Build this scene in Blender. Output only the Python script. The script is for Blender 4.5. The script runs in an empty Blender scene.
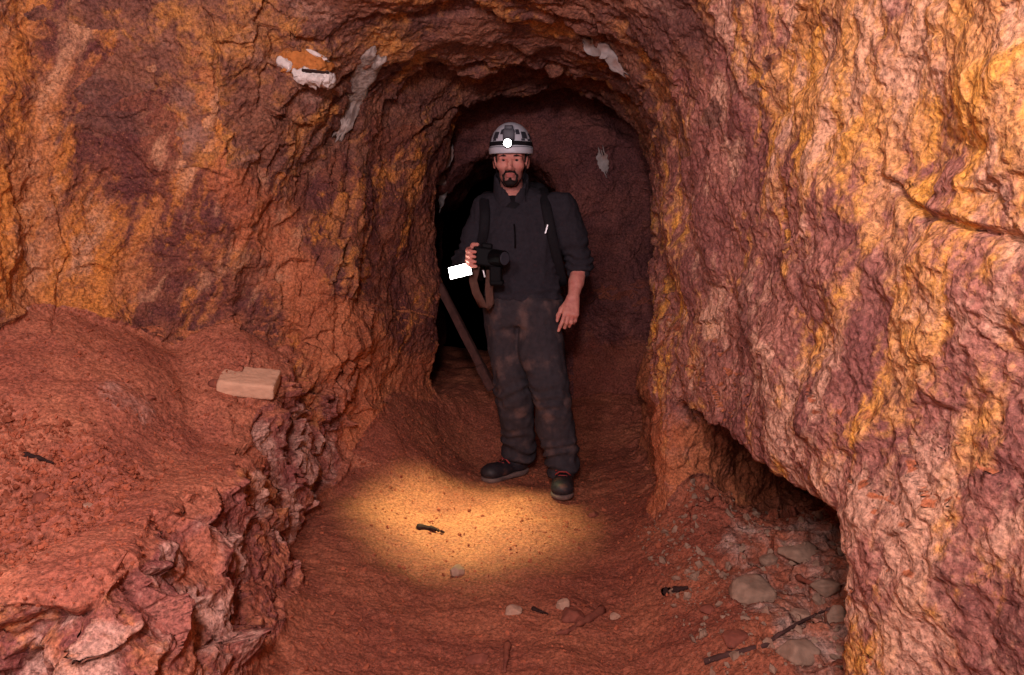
import bpy, math, random
import numpy as np
from mathutils import Vector, Matrix
random.seed(7); R = np.random.RandomState(11)
SC = bpy.context.scene; COL = SC.collection
PI = math.pi
# ------------------------------------------------------------------ camera
F = 750.0; PITCH = math.atan(87.5/F); CAMZ = 1.2
cd = bpy.data.cameras.new('camera'); cam = bpy.data.objects.new('camera', cd); COL.objects.link(cam)
cam.location = (0, 0, CAMZ); cam.rotation_euler = (PI/2-PITCH, 0, 0)
cd.lens = F/1024*36; cd.sensor_width = 36; cd.clip_start = .02; SC.camera = cam
cp, sp = math.cos(PITCH), math.sin(PITCH)
def at(px, py, Y):                       # world point seen at a pixel, at depth Y
    a = (px-512)/F; b = (337.5-py)/F
    d = np.array([a, cp+b*sp, -sp+b*cp])
    return np.array([0, 0, CAMZ]) + d*(Y/d[1])
# ------------------------------------------------------------------ numpy noise
PERM = R.permutation(256); PERM = np.concatenate([PERM, PERM]).astype(np.int32)
GRAD = R.normal(size=(256, 3)); GRAD /= np.linalg.norm(GRAD, axis=1)[:, None]; GRAD = GRAD.astype(np.float32)
def hsh(i, j, k):
    return PERM[PERM[PERM[i & 255] + (j & 255)] + (k & 255)]
def perlin(p):
    p = np.asarray(p, np.float32); i = np.floor(p).astype(np.int32); f = p-i
    u = f*f*f*(f*(f*6-15)+10); out = np.zeros(len(p), np.float32)
    for a in (0, 1):
        for b in (0, 1):
            for c in (0, 1):
                g = GRAD[hsh(i[:, 0]+a, i[:, 1]+b, i[:, 2]+c)]
                d = (g*(f-np.array([a, b, c], np.float32))).sum(1)
                out += d*np.where(a, u[:, 0], 1-u[:, 0])*np.where(b, u[:, 1], 1-u[:, 1])*np.where(c, u[:, 2], 1-u[:, 2])
    return out*1.5
def fbm(p, octv=4, gain=.5, lac=2.03, ridge=False):
    s = 0; a = 1; q = np.array(p, np.float32)
    for o in range(octv):
        n = perlin(q+o*17.3)
        if ridge: n = .5-np.abs(n)*1.6
        s = s+a*n; a *= gain; q = q*lac
    return s
RV = R.rand(256, 3).astype(np.float32); RG = R.normal(size=(256, 3)).astype(np.float32); RO = R.rand(256).astype(np.float32)
def crag(p):                             # fractured rock: a random tilted plane in each Voronoi cell
    p = np.asarray(p, np.float32); i0 = np.floor(p).astype(np.int32)
    best = np.full(len(p), 9e9, np.float32); sec = best.copy(); val = np.zeros(len(p), np.float32)
    for a in (-1, 0, 1):
        for b in (-1, 0, 1):
            for c in (-1, 0, 1):
                i = i0+np.array([a, b, c]); h = hsh(i[:, 0], i[:, 1], i[:, 2])
                d = p-(i+RV[h]); dd = (d*d).sum(1); m = dd < best
                sec = np.where(m, best, np.minimum(sec, dd))
                best = np.where(m, dd, best)
                val = np.where(m, (d*RG[h]).sum(1)*.55+(RO[h]-.5), val)
    return val, np.sqrt(sec)-np.sqrt(best)
def sst(a, b, x):
    t = np.clip((x-a)/(b-a), 0, 1); return t*t*(3-2*t)
def smin(a, b, k):
    h = np.maximum(k-np.abs(a-b), 0)/k; return np.minimum(a, b)-h*h*k*.25
def smax(a, b, k): return -smin(-a, -b, k)
# ------------------------------------------------------------------ surface nets
COR = np.array([[a, b, c] for a in (0, 1) for b in (0, 1) for c in (0, 1)])
EDG = [(i, j) for i in range(8) for j in range(i+1, 8) if abs(COR[i]-COR[j]).sum() == 1]
def surface_nets(D, org, h):             # D < 0 inside the solid
    s = D < 0
    cnt = sum(s[c[0]:s.shape[0]-1+c[0], c[1]:s.shape[1]-1+c[1], c[2]:s.shape[2]-1+c[2]].astype(np.int8) for c in COR)
    act = np.argwhere((cnt > 0) & (cnt < 8))
    idx = np.full(cnt.shape, -1, np.int32); idx[tuple(act.T)] = np.arange(len(act))
    val = np.stack([D[tuple((act+c).T)] for c in COR], 1)
    ps = np.zeros((len(act), 3)); n = np.zeros(len(act))
    for a, b in EDG:
        fa, fb = val[:, a], val[:, b]; m = (fa < 0) != (fb < 0)
        t = np.where(m, fa/np.where(m, fa-fb, 1), 0)
        ps += m[:, None]*(COR[a]+t[:, None]*(COR[b]-COR[a])); n += m
    V = np.array(org)+h*(act+ps/n[:, None])
    Q = []
    for ax in range(3):
        u, v = (ax+1) % 3, (ax+2) % 3
        sl0 = [slice(None)]*3; sl1 = [slice(None)]*3; sl0[ax] = slice(0, -1); sl1[ax] = slice(1, None)
        A, B = s[tuple(sl0)], s[tuple(sl1)]
        for flip in (0, 1):
            e = np.argwhere((~A & B) if flip else (A & ~B))
            ok = (e[:, u] > 0) & (e[:, v] > 0) & (e[:, u] < s.shape[u]-1) & (e[:, v] < s.shape[v]-1); e = e[ok]
            du = np.zeros(3, int); du[u] = 1; dv = np.zeros(3, int); dv[v] = 1
            q = np.stack([idx[tuple((e-du-dv).T)], idx[tuple((e-dv).T)], idx[tuple(e.T)], idx[tuple((e-du).T)]], 1)
            Q.append(q[:, ::-1] if flip else q)
    return V, np.concatenate(Q)
def mesh_np(name, V, Q, smooth=True, normals=None, attrs=None):
    me = bpy.data.meshes.new(name); n = Q.shape[1]
    me.vertices.add(len(V)); me.vertices.foreach_set('co', np.asarray(V, np.float32).ravel())
    me.loops.add(Q.size); me.loops.foreach_set('vertex_index', Q.astype(np.int32).ravel())
    me.polygons.add(len(Q)); me.polygons.foreach_set('loop_start', np.arange(len(Q), dtype=np.int32)*n)
    me.polygons.foreach_set('use_smooth', np.full(len(Q), smooth))
    me.update(calc_edges=True); me.validate()
    for k, a in (attrs or {}).items():
        at_ = me.attributes.new(k, 'FLOAT', 'POINT'); at_.data.foreach_set('value', np.asarray(a, np.float32))
    if normals is not None: me.normals_split_custom_set_from_vertices(normals.tolist())
    return me
def vnormals(V, Q):
    n = np.cross(V[Q[:, 2]]-V[Q[:, 0]], V[Q[:, 3]]-V[Q[:, 1]] if Q.shape[1] == 4 else V[Q[:, 2]]-V[Q[:, 1]])
    N = np.zeros_like(V)
    for c in range(Q.shape[1]):
        for ax in range(3): N[:, ax] += np.bincount(Q[:, c], n[:, ax], len(V))
    return N/(np.linalg.norm(N, axis=1)[:, None]+1e-12)
def relax(V, Q, it, lam=.5):
    for _ in range(it):
        S = np.zeros_like(V); c = np.zeros(len(V))
        for a in range(4):
            i, j = Q[:, a], Q[:, (a+1) % 4]
            c += np.bincount(i, minlength=len(V))+np.bincount(j, minlength=len(V))
            for ax in range(3): S[:, ax] += np.bincount(i, V[j, ax], len(V))+np.bincount(j, V[i, ax], len(V))
        V = V+lam*(S/np.maximum(c, 1)[:, None]-V)
    return V
def subdivide(V, Q, levels):
    me = mesh_np('tmp', V, Q); ob = bpy.data.objects.new('tmp', me); COL.objects.link(ob)
    md = ob.modifiers.new('s', 'SUBSURF'); md.levels = levels; md.render_levels = levels
    dg = bpy.context.evaluated_depsgraph_get(); dg.update(); m2 = bpy.data.meshes.new_from_object(ob.evaluated_get(dg))
    v = np.zeros(len(m2.vertices)*3, np.float32); m2.vertices.foreach_get('co', v)
    q = np.zeros(len(m2.loops), np.int32); m2.loops.foreach_get('vertex_index', q)
    bpy.data.objects.remove(ob); bpy.data.meshes.remove(me); bpy.data.meshes.remove(m2)
    return v.reshape(-1, 3).astype(np.float64), q.reshape(-1, 4)
# ------------------------------------------------------------------ object helpers
def tag(o, label=None, cat=None, group=None, kind=None):
    for k, v in (('label', label), ('category', cat), ('group', group), ('kind', kind)):
        if v: o[k] = v
    return o
def obj(name, me, mat, parent=None):
    o = bpy.data.objects.new(name, me); COL.objects.link(o)
    if mat:
        me.materials.clear(); me.materials.append(mat)
    if parent: o.parent = parent
    return o
def empty(name, loc=(0, 0, 0)):
    o = bpy.data.objects.new(name, None); COL.objects.link(o); o.location = loc; o.empty_display_size = .1
    return o
def srgb(r, g, b):
    f = lambda c: (c/255/12.92 if c/255 <= .04045 else ((c/255+.055)/1.055)**2.4)
    return (f(r), f(g), f(b), 1)
# ------------------------------------------------------------------ materials
class NT:
    def __init__(s, name):
        s.m = bpy.data.materials.new(name); s.m.use_nodes = True; s.t = s.m.node_tree; s.t.nodes.clear()
        s.out = s.n('ShaderNodeOutputMaterial'); s.b = s.n('ShaderNodeBsdfPrincipled')
        s.t.links.new(s.b.outputs[0], s.out.inputs[0])
    def n(s, ty, **kw):
        x = s.t.nodes.new(ty)
        for k, v in kw.items(): setattr(x, k, v)
        return x
    def put(s, sock, v):
        if v is None: return
        if hasattr(v, 'is_output') or isinstance(v, bpy.types.NodeSocket): s.t.links.new(v, sock)
        else: sock.default_value = v
    def pos(s, rot=(0, 0, 0), scale=(1, 1, 1), loc=(0, 0, 0)):
        v = s.n('ShaderNodeTexCoord').outputs['Object']
        if any(rot):
            m0 = s.n('ShaderNodeMapping'); s.put(m0.inputs[0], v); m0.inputs[2].default_value = rot; v = m0.outputs[0]
        mp = s.n('ShaderNodeMapping'); s.put(mp.inputs[0], v); mp.inputs[1].default_value = loc
        mp.inputs[3].default_value = scale; return mp.outputs[0]
    def noise(s, vec, scale, detail=6, rough=.55, dist=0):
        x = s.n('ShaderNodeTexNoise'); s.put(x.inputs['Vector'], vec); x.inputs['Scale'].default_value = scale
        x.inputs['Detail'].default_value = detail; x.inputs['Roughness'].default_value = rough; x.inputs['Distortion'].default_value = dist
        return x.outputs[0]
    def voro(s, vec, scale, feat='F1', out=0):
        x = s.n('ShaderNodeTexVoronoi', feature=feat); s.put(x.inputs['Vector'], vec); x.inputs['Scale'].default_value = scale
        return x.outputs[out]
    def math(s, op, a, b=None, c=None, clamp=False):
        x = s.n('ShaderNodeMath', operation=op, use_clamp=clamp)
        s.put(x.inputs[0], a); s.put(x.inputs[1], b); s.put(x.inputs[2], c); return x.outputs[0]
    def ramp(s, fac, a, b, lo=0., hi=1.):
        x = s.n('ShaderNodeMapRange', interpolation_type='SMOOTHSTEP'); s.put(x.inputs[0], fac)
        for i, v in enumerate((a, b, lo, hi)): x.inputs[i+1].default_value = v
        return x.outputs[0]
    def mix(s, fac, a, b, mode='MIX'):
        x = s.n('ShaderNodeMix', data_type='RGBA', blend_type=mode); s.put(x.inputs[0], fac)
        s.put(x.inputs[6], a); s.put(x.inputs[7], b); return x.outputs[2]
    def attr(s, name):
        x = s.n('ShaderNodeAttribute'); x.attribute_name = name; return x.outputs['Fac']
    def bump(s, h, dist, strength=1., prev=None):
        x = s.n('ShaderNodeBump'); s.put(x.inputs['Height'], h); x.inputs['Distance'].default_value = dist
        x.inputs['Strength'].default_value = strength; s.put(x.inputs['Normal'], prev); return x.outputs[0]
    def done(s, color=None, rough=.8, normal=None, spec=.3, metal=0., emit=None, estr=0.):
        s.put(s.b.inputs['Base Color'], color); s.put(s.b.inputs['Roughness'], rough); s.put(s.b.inputs['Normal'], normal)
        s.b.inputs['Specular IOR Level'].default_value = spec; s.b.inputs['Metallic'].default_value = metal
        if emit: s.b.inputs['Emission Color'].default_value = emit; s.b.inputs['Emission Strength'].default_value = estr
        return s.m
def plain(name, c, rough=.7, var=.25, scale=30, spec=.3, metal=0., bd=.002, c2=None, dust=0., dustc=None):
    t = NT(name); p = t.pos(); n = t.noise(p, scale, 5)
    dk = tuple(x*(1-var) for x in c[:3])+(1,)
    col = t.mix(t.ramp(n, .3, .7), dk, c2 or c)
    if dust: col = t.mix(t.ramp(t.noise(t.pos(loc=(3, 1, 2)), scale*.25, 6), .5, .72, 0, dust), col, dustc)
    return t.done(col, rough, t.bump(n, bd), spec, metal)
def emitter(name, c, s):
    t = NT(name); return t.done((1, 1, 1, 1), .3, None, .3, 0, c, s)

def rock(name, dark, dark2, ochre, ochre2, pale, sand, rot, stretch, scale, seed, thr=.5, mult=1.0, soft=.1, bumpk=1.0):
    dark, dark2, ochre, ochre2, pale, sand = [(c[0], min(1, c[1]*1.17), min(1, c[2]*1.24), 1) for c in (dark, dark2, ochre, ochre2, pale, sand)]
    t = NT(name)
    p = t.pos(rot=rot, scale=stretch, loc=(seed, seed*1.7, seed*.6)); q = t.pos(loc=(seed, 2, 3))
    och = t.attr('och'); sd = t.attr('sand'); gr = t.attr('pale')
    warp = t.noise(p, scale, 10, .66, .35)
    fine = t.noise(q, 22, 6, .7)
    base = t.mix(t.ramp(t.noise(q, 5, 8, .65), .38, .62), dark, dark2)
    # small lighter and darker grains of the stone itself
    f1 = t.math('ADD', warp, t.math('MULTIPLY', t.math('SUBTRACT', och, .5), .5))
    f1 = t.math('ADD', f1, t.math('MULTIPLY', t.math('SUBTRACT', fine, .5), .34))
    m1 = t.ramp(f1, thr-soft*.5, thr+soft*.8)
    oc = t.mix(t.ramp(t.noise(t.pos(rot=rot, scale=stretch, loc=(seed+5, 1, 9)), scale*1.6, 8, .6), .38, .62), ochre, ochre2)
    col = t.mix(m1, base, oc)
    f2 = t.noise(t.pos(rot=rot, scale=stretch, loc=(seed+15, 4, 9)), scale*1.3, 9, .66)
    f2 = t.math('ADD', f2, t.math('MULTIPLY', t.math('SUBTRACT', gr, .5), .4))
    col = t.mix(t.ramp(f2, .56, .68, 0, .8), col, pale)
    # dark mineral pits and stains
    pit = t.noise(t.pos(loc=(seed, 8, 1)), 42, 4, .7)
    col = t.mix(t.ramp(pit, .59, .68, 0, .62), col, tuple(x*.45 for x in dark[:3])+(1,))
    big = t.noise(t.pos(rot=rot, scale=stretch, loc=(seed+30, 8, 1)), scale*.9, 9, .7)
    col = t.mix(t.ramp(big, .57, .66, 0, .75), col, tuple(x*.75 for x in dark[:3])+(1,))
    # fallen dust and sand
    sn = t.math('ADD', t.math('SUBTRACT', sd, t.math('MULTIPLY', t.math('SUBTRACT', gr, .62), .75)), t.math('MULTIPLY', t.math('SUBTRACT', t.noise(q, 9, 8, .65), .5), .9))
    sandc = t.mix(t.ramp(t.noise(q, 3.2, 7, .6), .35, .65), sand, tuple(x*y for x, y in zip(sand[:3], (.72, .62, .7)))+(1,))
    sandc = t.mix(t.ramp(t.noise(q, 120, 3, .6), .56, .72, 0, .55), sandc, tuple(x*.45 for x in sand[:3])+(1,))
    col = t.mix(t.ramp(sn, .38, .66), col, sandc)
    col = t.mix(t.ramp(t.noise(t.pos(loc=(2, 7, seed)), 150, 3, .6), .57, .70, 0, .55), col, tuple(x*.4 for x in dark[:3])+(1,))
    col = t.mix(t.ramp(t.noise(t.pos(loc=(9, 7, seed)), 170, 3, .6), .60, .72, 0, .6), col, tuple(.55*x+.45*y for x, y in zip(pale[:3], sand[:3]))+(1,))
    spk = t.noise(q, 95, 4, .75)
    col = t.mix(1.0, col, t.mix(t.ramp(spk, .33, .67), (.52*mult,)*3+(1,), (1.38*mult,)*3+(1,)), 'MULTIPLY')
    hard = t.math('SUBTRACT', 1.0, t.math('MULTIPLY', sd, .8), clamp=True)
    b = t.bump(t.math('MULTIPLY', t.noise(q, 14, 8, .58), hard), .016*bumpk, .8)
    qw = t.n('ShaderNodeVectorMath', operation='ADD'); t.put(qw.inputs[0], q)
    nv = t.n('ShaderNodeTexNoise'); t.put(nv.inputs['Vector'], q); nv.inputs['Scale'].default_value = 30; nv.inputs['Detail'].default_value = 3
    sc_ = t.n('ShaderNodeVectorMath', operation='SCALE'); t.put(sc_.inputs[0], nv.outputs[1]); sc_.inputs['Scale'].default_value = .03; t.put(qw.inputs[1], sc_.outputs[0])
    b = t.bump(t.math('MULTIPLY', t.voro(qw.outputs[0], 52), t.math('MULTIPLY_ADD', hard, .75, .25)), .0075*bumpk, .8, b)
    b = t.bump(t.noise(q, 110, 3, .6), .004*bumpk, .8, b)
    return t.done(col, t.ramp(fine, .3, .7, .75, .95), b, .22)
# ------------------------------------------------------------------ the mine adit as one implicit solid
H = .025; X0, X1, Y0, Y1, Z0, Z1 = -2.5, 1.95, -1.9, 6.6, -.25, 2.65
xs = np.arange(X0, X1, H, dtype=np.float32); ys = np.arange(Y0, Y1, H, dtype=np.float32); zs = np.arange(Z0, Z1, H, dtype=np.float32)
def n2(u, v, s, seed, o=3):              # 2D noise on a grid
    P = np.stack([u.ravel()*s, v.ravel()*s, np.full(u.size, seed)], 1); return fbm(P, o).reshape(u.shape)
XY = np.meshgrid(xs, ys, indexing='ij'); YZ = np.meshgrid(ys, zs, indexing='ij')
ip = lambda v, pts: np.interp(v, [p[0] for p in pts], [p[1] for p in pts]).astype(np.float32)
def floor_h(x, y):
    f = .02+.40*sst(-.15, -.72, x)*sst(3.15, 4.0, y)+.22*sst(4.0, 4.5, y)*sst(.2, -.15, x)+.10*sst(-.3, -.75, x)
    f = f+.06*sst(.35, .75, x)+(.10*sst(.3, .7, x)+.10*sst(.6, 1.3, x))*sst(1.2, 1.7, y)*sst(3.1, 2.5, y)
    f = f+.30*sst(4.3, 5.2, y)*sst(.5, -.2, x)+.22*sst(4.1, 4.9, y)*sst(.0, .5, x)
    f = f+.17*np.exp(-((x-.72)/.16)**2-((y-2.92)/.3)**2)
    return f
def bench_h(x, y):
    b = ip(y, [(1, .58), (1.45, .57), (2.2, .54), (3.2, .54)])+.02*n2(x, y, 3., 4.)
    p1 = .54*(1-np.clip(np.hypot((x+1.72)/.85, (y-2.65)/1.0), 0, 1))**.9
    p2 = .50*(1-np.clip(np.hypot((x+1.17)/.46, (y-3.14)/.72), 0, 1))**.95
    p1 = p1*sst(-.95, -1.25, x)
    b = b+np.maximum(p1, p2)
    k_ = .92*np.exp(-((x+1.15)/.17)**4-((y-3.17)/.14)**4); b = b*(1-k_)+.565*k_
    b = b-.06*sst(1.9, 1.7, y)*sst(-.95, -1.1, x)+.03*np.exp(-((x+.86)/.1)**2-((y-1.75)/.35)**2)
    return b
def bench_x(y):
    return ip(y, [(1.3, -.76), (1.5, -.76), (1.8, -.80), (2.15, -.83), (2.6, -.88), (3.1, -.90), (3.3, -.82), (3.5, -.8)])
def wall_l(y):
    return ip(y, [(-2, -1.7), (1.5, -1.75), (2.2, -1.68), (2.55, -1.62), (2.8, -1.42), (3.02, -1.12), (3.2, -.9), (3.36, -.74), (3.6, -.66), (3.9, -.56), (4.2, -.44), (4.35, -.42), (4.5, -.6), (4.9, -.7), (7, -.7)])
def wall_r(y):
    return ip(y, [(-2, .8), (.6, .80), (1.1, .765), (1.5, .73), (2, .69), (2.5, .655), (3.0, .625), (3.2, .635), (3.3, .67), (3.6, .70), (4.0, .745), (4.12, .73), (4.3, .86), (4.8, .95), (7, .9)])
x = xs[:, None, None]; y = ys[None, :, None]; z = zs[None, None, :]
wy = ys+0
LW = wall_l(ys)[None, :, None]; RW = wall_r(ys)[None, :, None]
slopeL = np.sqrt(1+np.gradient(wall_l(ys), H)**2).astype(np.float32)[None, :, None]
leanL = (.10*sst(1.2, 2.3, z)-.10*sst(.9, .3, z)*sst(3.2, 3.6, y)).astype(np.float32)
nL = (.09*n2(YZ[0], YZ[1], 1.1, 3.)+.05*n2(YZ[0], YZ[1], 3.1, 8.))[None]*sst(4.3, 3.4, y)
dl = (x-(LW+leanL+nL))/slopeL
nR = (.045*n2(YZ[0], YZ[1], 1.0, 13.)+.03*n2(YZ[0], YZ[1], 3.3, 18.))[None]*sst(.9, 1.4, y+.3)
dr = (RW-.05*sst(1.0, 1.9, z)*sst(3.2, 2.6, y)+nR)-x
# the undercut hollow in the foot of the right wall
CT = .61+.05*n2(XY[0], XY[1], 3.5, 2.)[:, :, None]
qx, qy, qz = np.abs(x-1.05)-.55, np.maximum(1.54-y, y-2.86-.75*np.clip(x-.66, 0, .8)), z-CT-.22*np.clip(x-.74, 0, .6)
cav = np.maximum(np.maximum(qx, qy), qz*.9)
air = smin(dl, smax(dr, -cav, .035), .05)
fh = floor_h(*XY)+.016*n2(XY[0], XY[1], 2.5, 5.)
df = (z-fh[:, :, None])
bq = smin((bench_x(ys)[None, :, None]+.30*np.clip(.5-z, -.1, .6)*sst(2.9, 2.2, ys)[None, :, None]+.12*np.clip(.5-z, -.1, .6)+.035*n2(YZ[0], YZ[1], 4.5, 31.)[None])-x, (bench_h(*XY)[:, :, None]-z), .045)
bq = smin(bq, y-1.36-.12*n2(*[a.astype(np.float32) for a in np.meshgrid(xs, zs, indexing='ij')], 4., 9.)[:, None, :]-.12*(x+.8), .05)
bq = np.minimum(bq, 3.75-y)
# ceiling: a vault broken by ledges that step upward behind each lip
wv = (YZ[0]*0)[0]
cx = .02+0*ys
half = .5*(wall_r(ys)-np.maximum(wall_l(ys), -.8)); mid = .5*(wall_r(ys)+np.maximum(wall_l(ys), -.8))
YW = XY[1]+.16*n2(XY[0], XY[1], 1.7, 21.)+.05*n2(XY[0], XY[1], 6., 23.)+.16*np.clip(np.abs(XY[0]-mid[None])/half[None], 0, 1.3)**2
ch = ip(YW, [(-2, 2.25), (1.8, 2.22), (2.5, 2.10), (2.86, 2.05), (2.90, 2.09), (3.27, 2.035), (3.31, 2.10), (3.62, 2.04), (3.66, 2.17), (3.85, 2.16), (4.14, 2.03), (4.2, 2.22), (4.45, 2.18), (4.75, 2.1), (5, 1.9), (7, 1.9)])
un = np.abs(XY[0]-mid[None])/half[None]
drop = .34*np.clip(un, 0, 1.4)**3.2
leftch = sst(3.0, 2.4, XY[1])*sst(-.3, -.8, XY[0])
ch = ch-drop*(1-leftch)+.2*leftch+.03*n2(XY[0], XY[1], 2.6, 41.)
dc = ch[:, :, None]-z
air = smin(air, dc, .22*sst(4.6, 4.0, y)+.03)
air = smin(air, df, .10)
air = smax(np.minimum(air, 9), -9, .01)
air = np.where(True, -smin(-air, 9+0*air, .01), air) if False else air
air = np.minimum(air, -bq) if False else smin(air, -bq, .05)
# rock face behind the man, with a low black passage going on
XZ = np.meshgrid(xs, zs, indexing='ij')
bw = 4.78+.12*n2(*XZ, 1.4, 51.)+.05*n2(*XZ, 4., 52.)
opn = np.maximum(np.hypot((x+.06)/.40, np.maximum(z-1.36, 0)/.48)-1, -1)*.4
opn = smax(opn, .36-z+.1*n2(XY[0], XY[1], 5, 61.)[:, :, None], .06)
opn = smin(opn, np.maximum(np.maximum(x+.22, -.62-x), np.maximum(z-1.55, .36-z)), .1)
back = np.minimum(bw[:, None, :]-y+0*z, 1)
tun = -opn+0*y
air = np.where(y > 4.3, np.maximum(smin(air, back, .06), tun), air)
air = np.minimum(air, y-(Y0+.1)); air = np.minimum(air, np.minimum(x-X0-.06, X1-.06-x)); air = np.minimum(air, np.minimum(z-Z0-.06, Z1-.06-z))
V, Q = surface_nets(air.astype(np.float32), (X0, Y0, Z0), H)
del air, dl, dr, dc, df, bq, opn, cav, tun
V = relax(V, Q, 1)
# throw away what no one could see (outer shell and closed pockets do not exist in this field)
fc = V[Q].mean(1)
fine = (fc[:, 1] > .6) & (fc[:, 1] < 5.3) & (np.abs(fc[:, 0]) < .72*fc[:, 1]+.35) & (fc[:, 2] > 1.0-.62*fc[:, 1]) & (fc[:, 2] < 1.5+.36*fc[:, 1])
def sub_q(sel):
    u, inv = np.unique(sel, return_inverse=True); return V[u], inv.reshape(-1, 4)
Vc, Qc = sub_q(Q[~fine]); Vf, Qf = subdivide(*sub_q(Q[fine]), 2)     # the far and unseen rock stays coarse
V = np.concatenate([Vf, Vc]); Q = np.concatenate([Qf, Qc+len(Vf)])
N = vnormals(V, Q)
B = V.copy()
vx, vy, vz = B.T
up = N[:, 2]
onbench = sst(-.62, -.70, vx)*sst(3.75, 3.45, vy)*sst(.30, .48, vz)*sst(1.2, 1.36, vy)
pilez = ((vx < -.7) & (vy > 2.2) & (vz < 1.05) & (vy < 3.7))
w_floor = sst(.45, .75, up)*sst(.62, .5, vz)*(1-onbench)
w_bench = sst(.35, .65, up)*onbench
face = sst(-.35, -.55, vx)*sst(.62, .55, vz)*(1-sst(.3, .6, up))*sst(3.6, 3.2, vy)*sst(-1.3, -1.1, vx)
w_wall = np.clip(1-w_floor-w_bench, 0, 1)
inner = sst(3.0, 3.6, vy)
D = np.zeros(len(B))
D += w_wall*(.045*fbm(B*2.2, 3)+.010*fbm(B*7+5, 4, .55, ridge=True)+.007*fbm(B*25, 3))
c1, e1 = crag(B*np.array([3.2, 3.2, 4.4])+fbm(B*3, 2)[:, None]*.3); c2, e2 = crag(B*9.+fbm(B*6, 2)[:, None]*.4+7); c3, e3 = crag(B*23.+3)
D += face*(.062*c1+.038*c2+.014*c3-.02)
D += w_wall*(1-face)*(.010*c2*(.3+.15*inner)+.004*c3+.010*c1)
# strata in the vault
st = fbm(np.stack([vx*1.2, vy*7, vz*9], 1), 3, .5, ridge=True)
ceilw = w_wall*sst(1.5, 1.9, vz)*sst(-1.0, -.7, vx)*sst(1.1, .8, vx)
D += ceilw*(.013*st+.006*c1)
D += w_bench*(.012*fbm(B*5, 3)+.004*fbm(B*30, 3))
gravel = sst(-.9, -1.05, vx)*sst(2.25, 1.95, vy)*w_bench
D += gravel*(.016*(.5-e3)+.012*c3+.03*fbm(B*7, 2))
rub = w_floor*sst(.55, .8, vx)
D += w_floor*(.016*fbm(B*4, 3)+.006*fbm(B*16, 3)+.003*fbm(B*50, 2))+rub*(.03*c2+.012*c3)
lip = onbench*sst(-1.15, -.9, vx)*(1-sst(.75, .95, up))
D += lip*.03*c2
V = B+N*D[:, None]
N2 = vnormals(V, Q)
# cracks running over the rock
UU = 512+F*vx/np.maximum(cp*vy-sp*(vz-CAMZ), .2); WW = 337.5-F*(sp*vy+cp*(vz-CAMZ))/np.maximum(cp*vy-sp*(vz-CAMZ), .2)
def crack(pts, y0, y1, wd, dep, step=0.):
    m = (vy > y0) & (vy < y1) & (UU > min(p[0] for p in pts)-30) & (UU < max(p[0] for p in pts)+30) & (WW > min(p[1] for p in pts)-30) & (WW < max(p[1] for p in pts)+30)
    i = np.flatnonzero(m); wb = B[i]*9; u = UU[i]+5*perlin(wb)+2.5*perlin(wb*3); w_ = WW[i]+5*perlin(wb+40)+2.5*perlin(wb*3+9); best = np.full(len(i), 99.); sg = np.zeros(len(i))
    for (ax, ay), (bx, by) in zip(pts[:-1], pts[1:]):
        L = (bx-ax)**2+(by-ay)**2; t_ = np.clip(((u-ax)*(bx-ax)+(w_-ay)*(by-ay))/L, 0, 1); d_ = np.hypot(u-ax-t_*(bx-ax), w_-ay-t_*(by-ay))
        s_ = np.sign((u-ax)*(by-ay)-(w_-ay)*(bx-ax)); sg = np.where(d_ < best, s_, sg); best = np.minimum(best, d_)
    D[i] += -dep*np.exp(-(best/wd)**2)+step*np.exp(-(best/14)**2)*sg
crack([(555, 12), (590, 36), (618, 72), (640, 108), (655, 150), (663, 210), (667, 290)], 2.2, 3.5, 3., .05, .014)
crack([(592, 8), (625, 60), (652, 112), (668, 160)], 2.0, 3.3, 2.4, .03, .008)
crack([(640, 150), (650, 220), (654, 300), (655, 420)], 2.9, 4.4, 3., .05, .014)
crack([(885, 180), (930, 215), (975, 228), (1030, 236)], .9, 2., 4., .022, .010)
crack([(345, 110), (390, 74), (440, 60), (500, 62), (560, 66), (610, 96)], 2.6, 3.9, 3., .05, .012)
crack([(420, 128), (450, 108), (500, 98), (560, 92), (600, 96)], 3.2, 4.5, 3., .06, .012)
crack([(362, 90), (352, 180), (338, 300), (332, 420)], 2.6, 3.8, 3., .03, .010)
crack([(205, 10), (222, 60), (215, 130)], 2., 3.4, 2.2, .018, .005)
crack([(60, 200), (72, 260), (52, 330)], 1.8, 3.2, 2.2, .02, .006)
V = B+N*D[:, None]
N2 = vnormals(V, Q)
# where the ochre staining, dust and pale crust lie
och = .5+.26*np.exp(-((vx+1.68)/.22)**2-((vz-1.25)/.6)**2)*(vx < -.9)+.12*np.exp(-((vx+1.0)/.25)**2-((vz-1.2)/.4)**2)*(vx < -.6)-.1*np.exp(-((vx+1.35)/.2)**2-((vz-1.5)/.5)**2)
rw = (vx > .4)*sst(2.9, 2.2, vy)
och = och+rw*(.25*sst(1.15, 1.6, vz)*sst(2.4, 1.6, vy)-.07*sst(1.25, .8, vz)+.06*np.exp(-((vy-1.5)/.25)**2)-.30*sst(1.75, 2.4, vy)*(vx > .4))
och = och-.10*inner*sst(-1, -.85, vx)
sand = np.clip(np.maximum(w_floor, w_bench)*1.0, 0, 1)
sand = np.maximum(sand, sst(.25, .6, N2[:, 2])*w_wall*.8*(1-face*.7)*sst(1.1, .8, vz))
sand = np.maximum(sand, .55*sst(.75, .45, vz)*(vx > .4)*(vy > 2.4)*w_wall)
sand = np.maximum(sand, .62*sst(.8, .4, vz)*(vx < 0)*sst(3.2, 3.5, vy)*w_wall)
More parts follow.
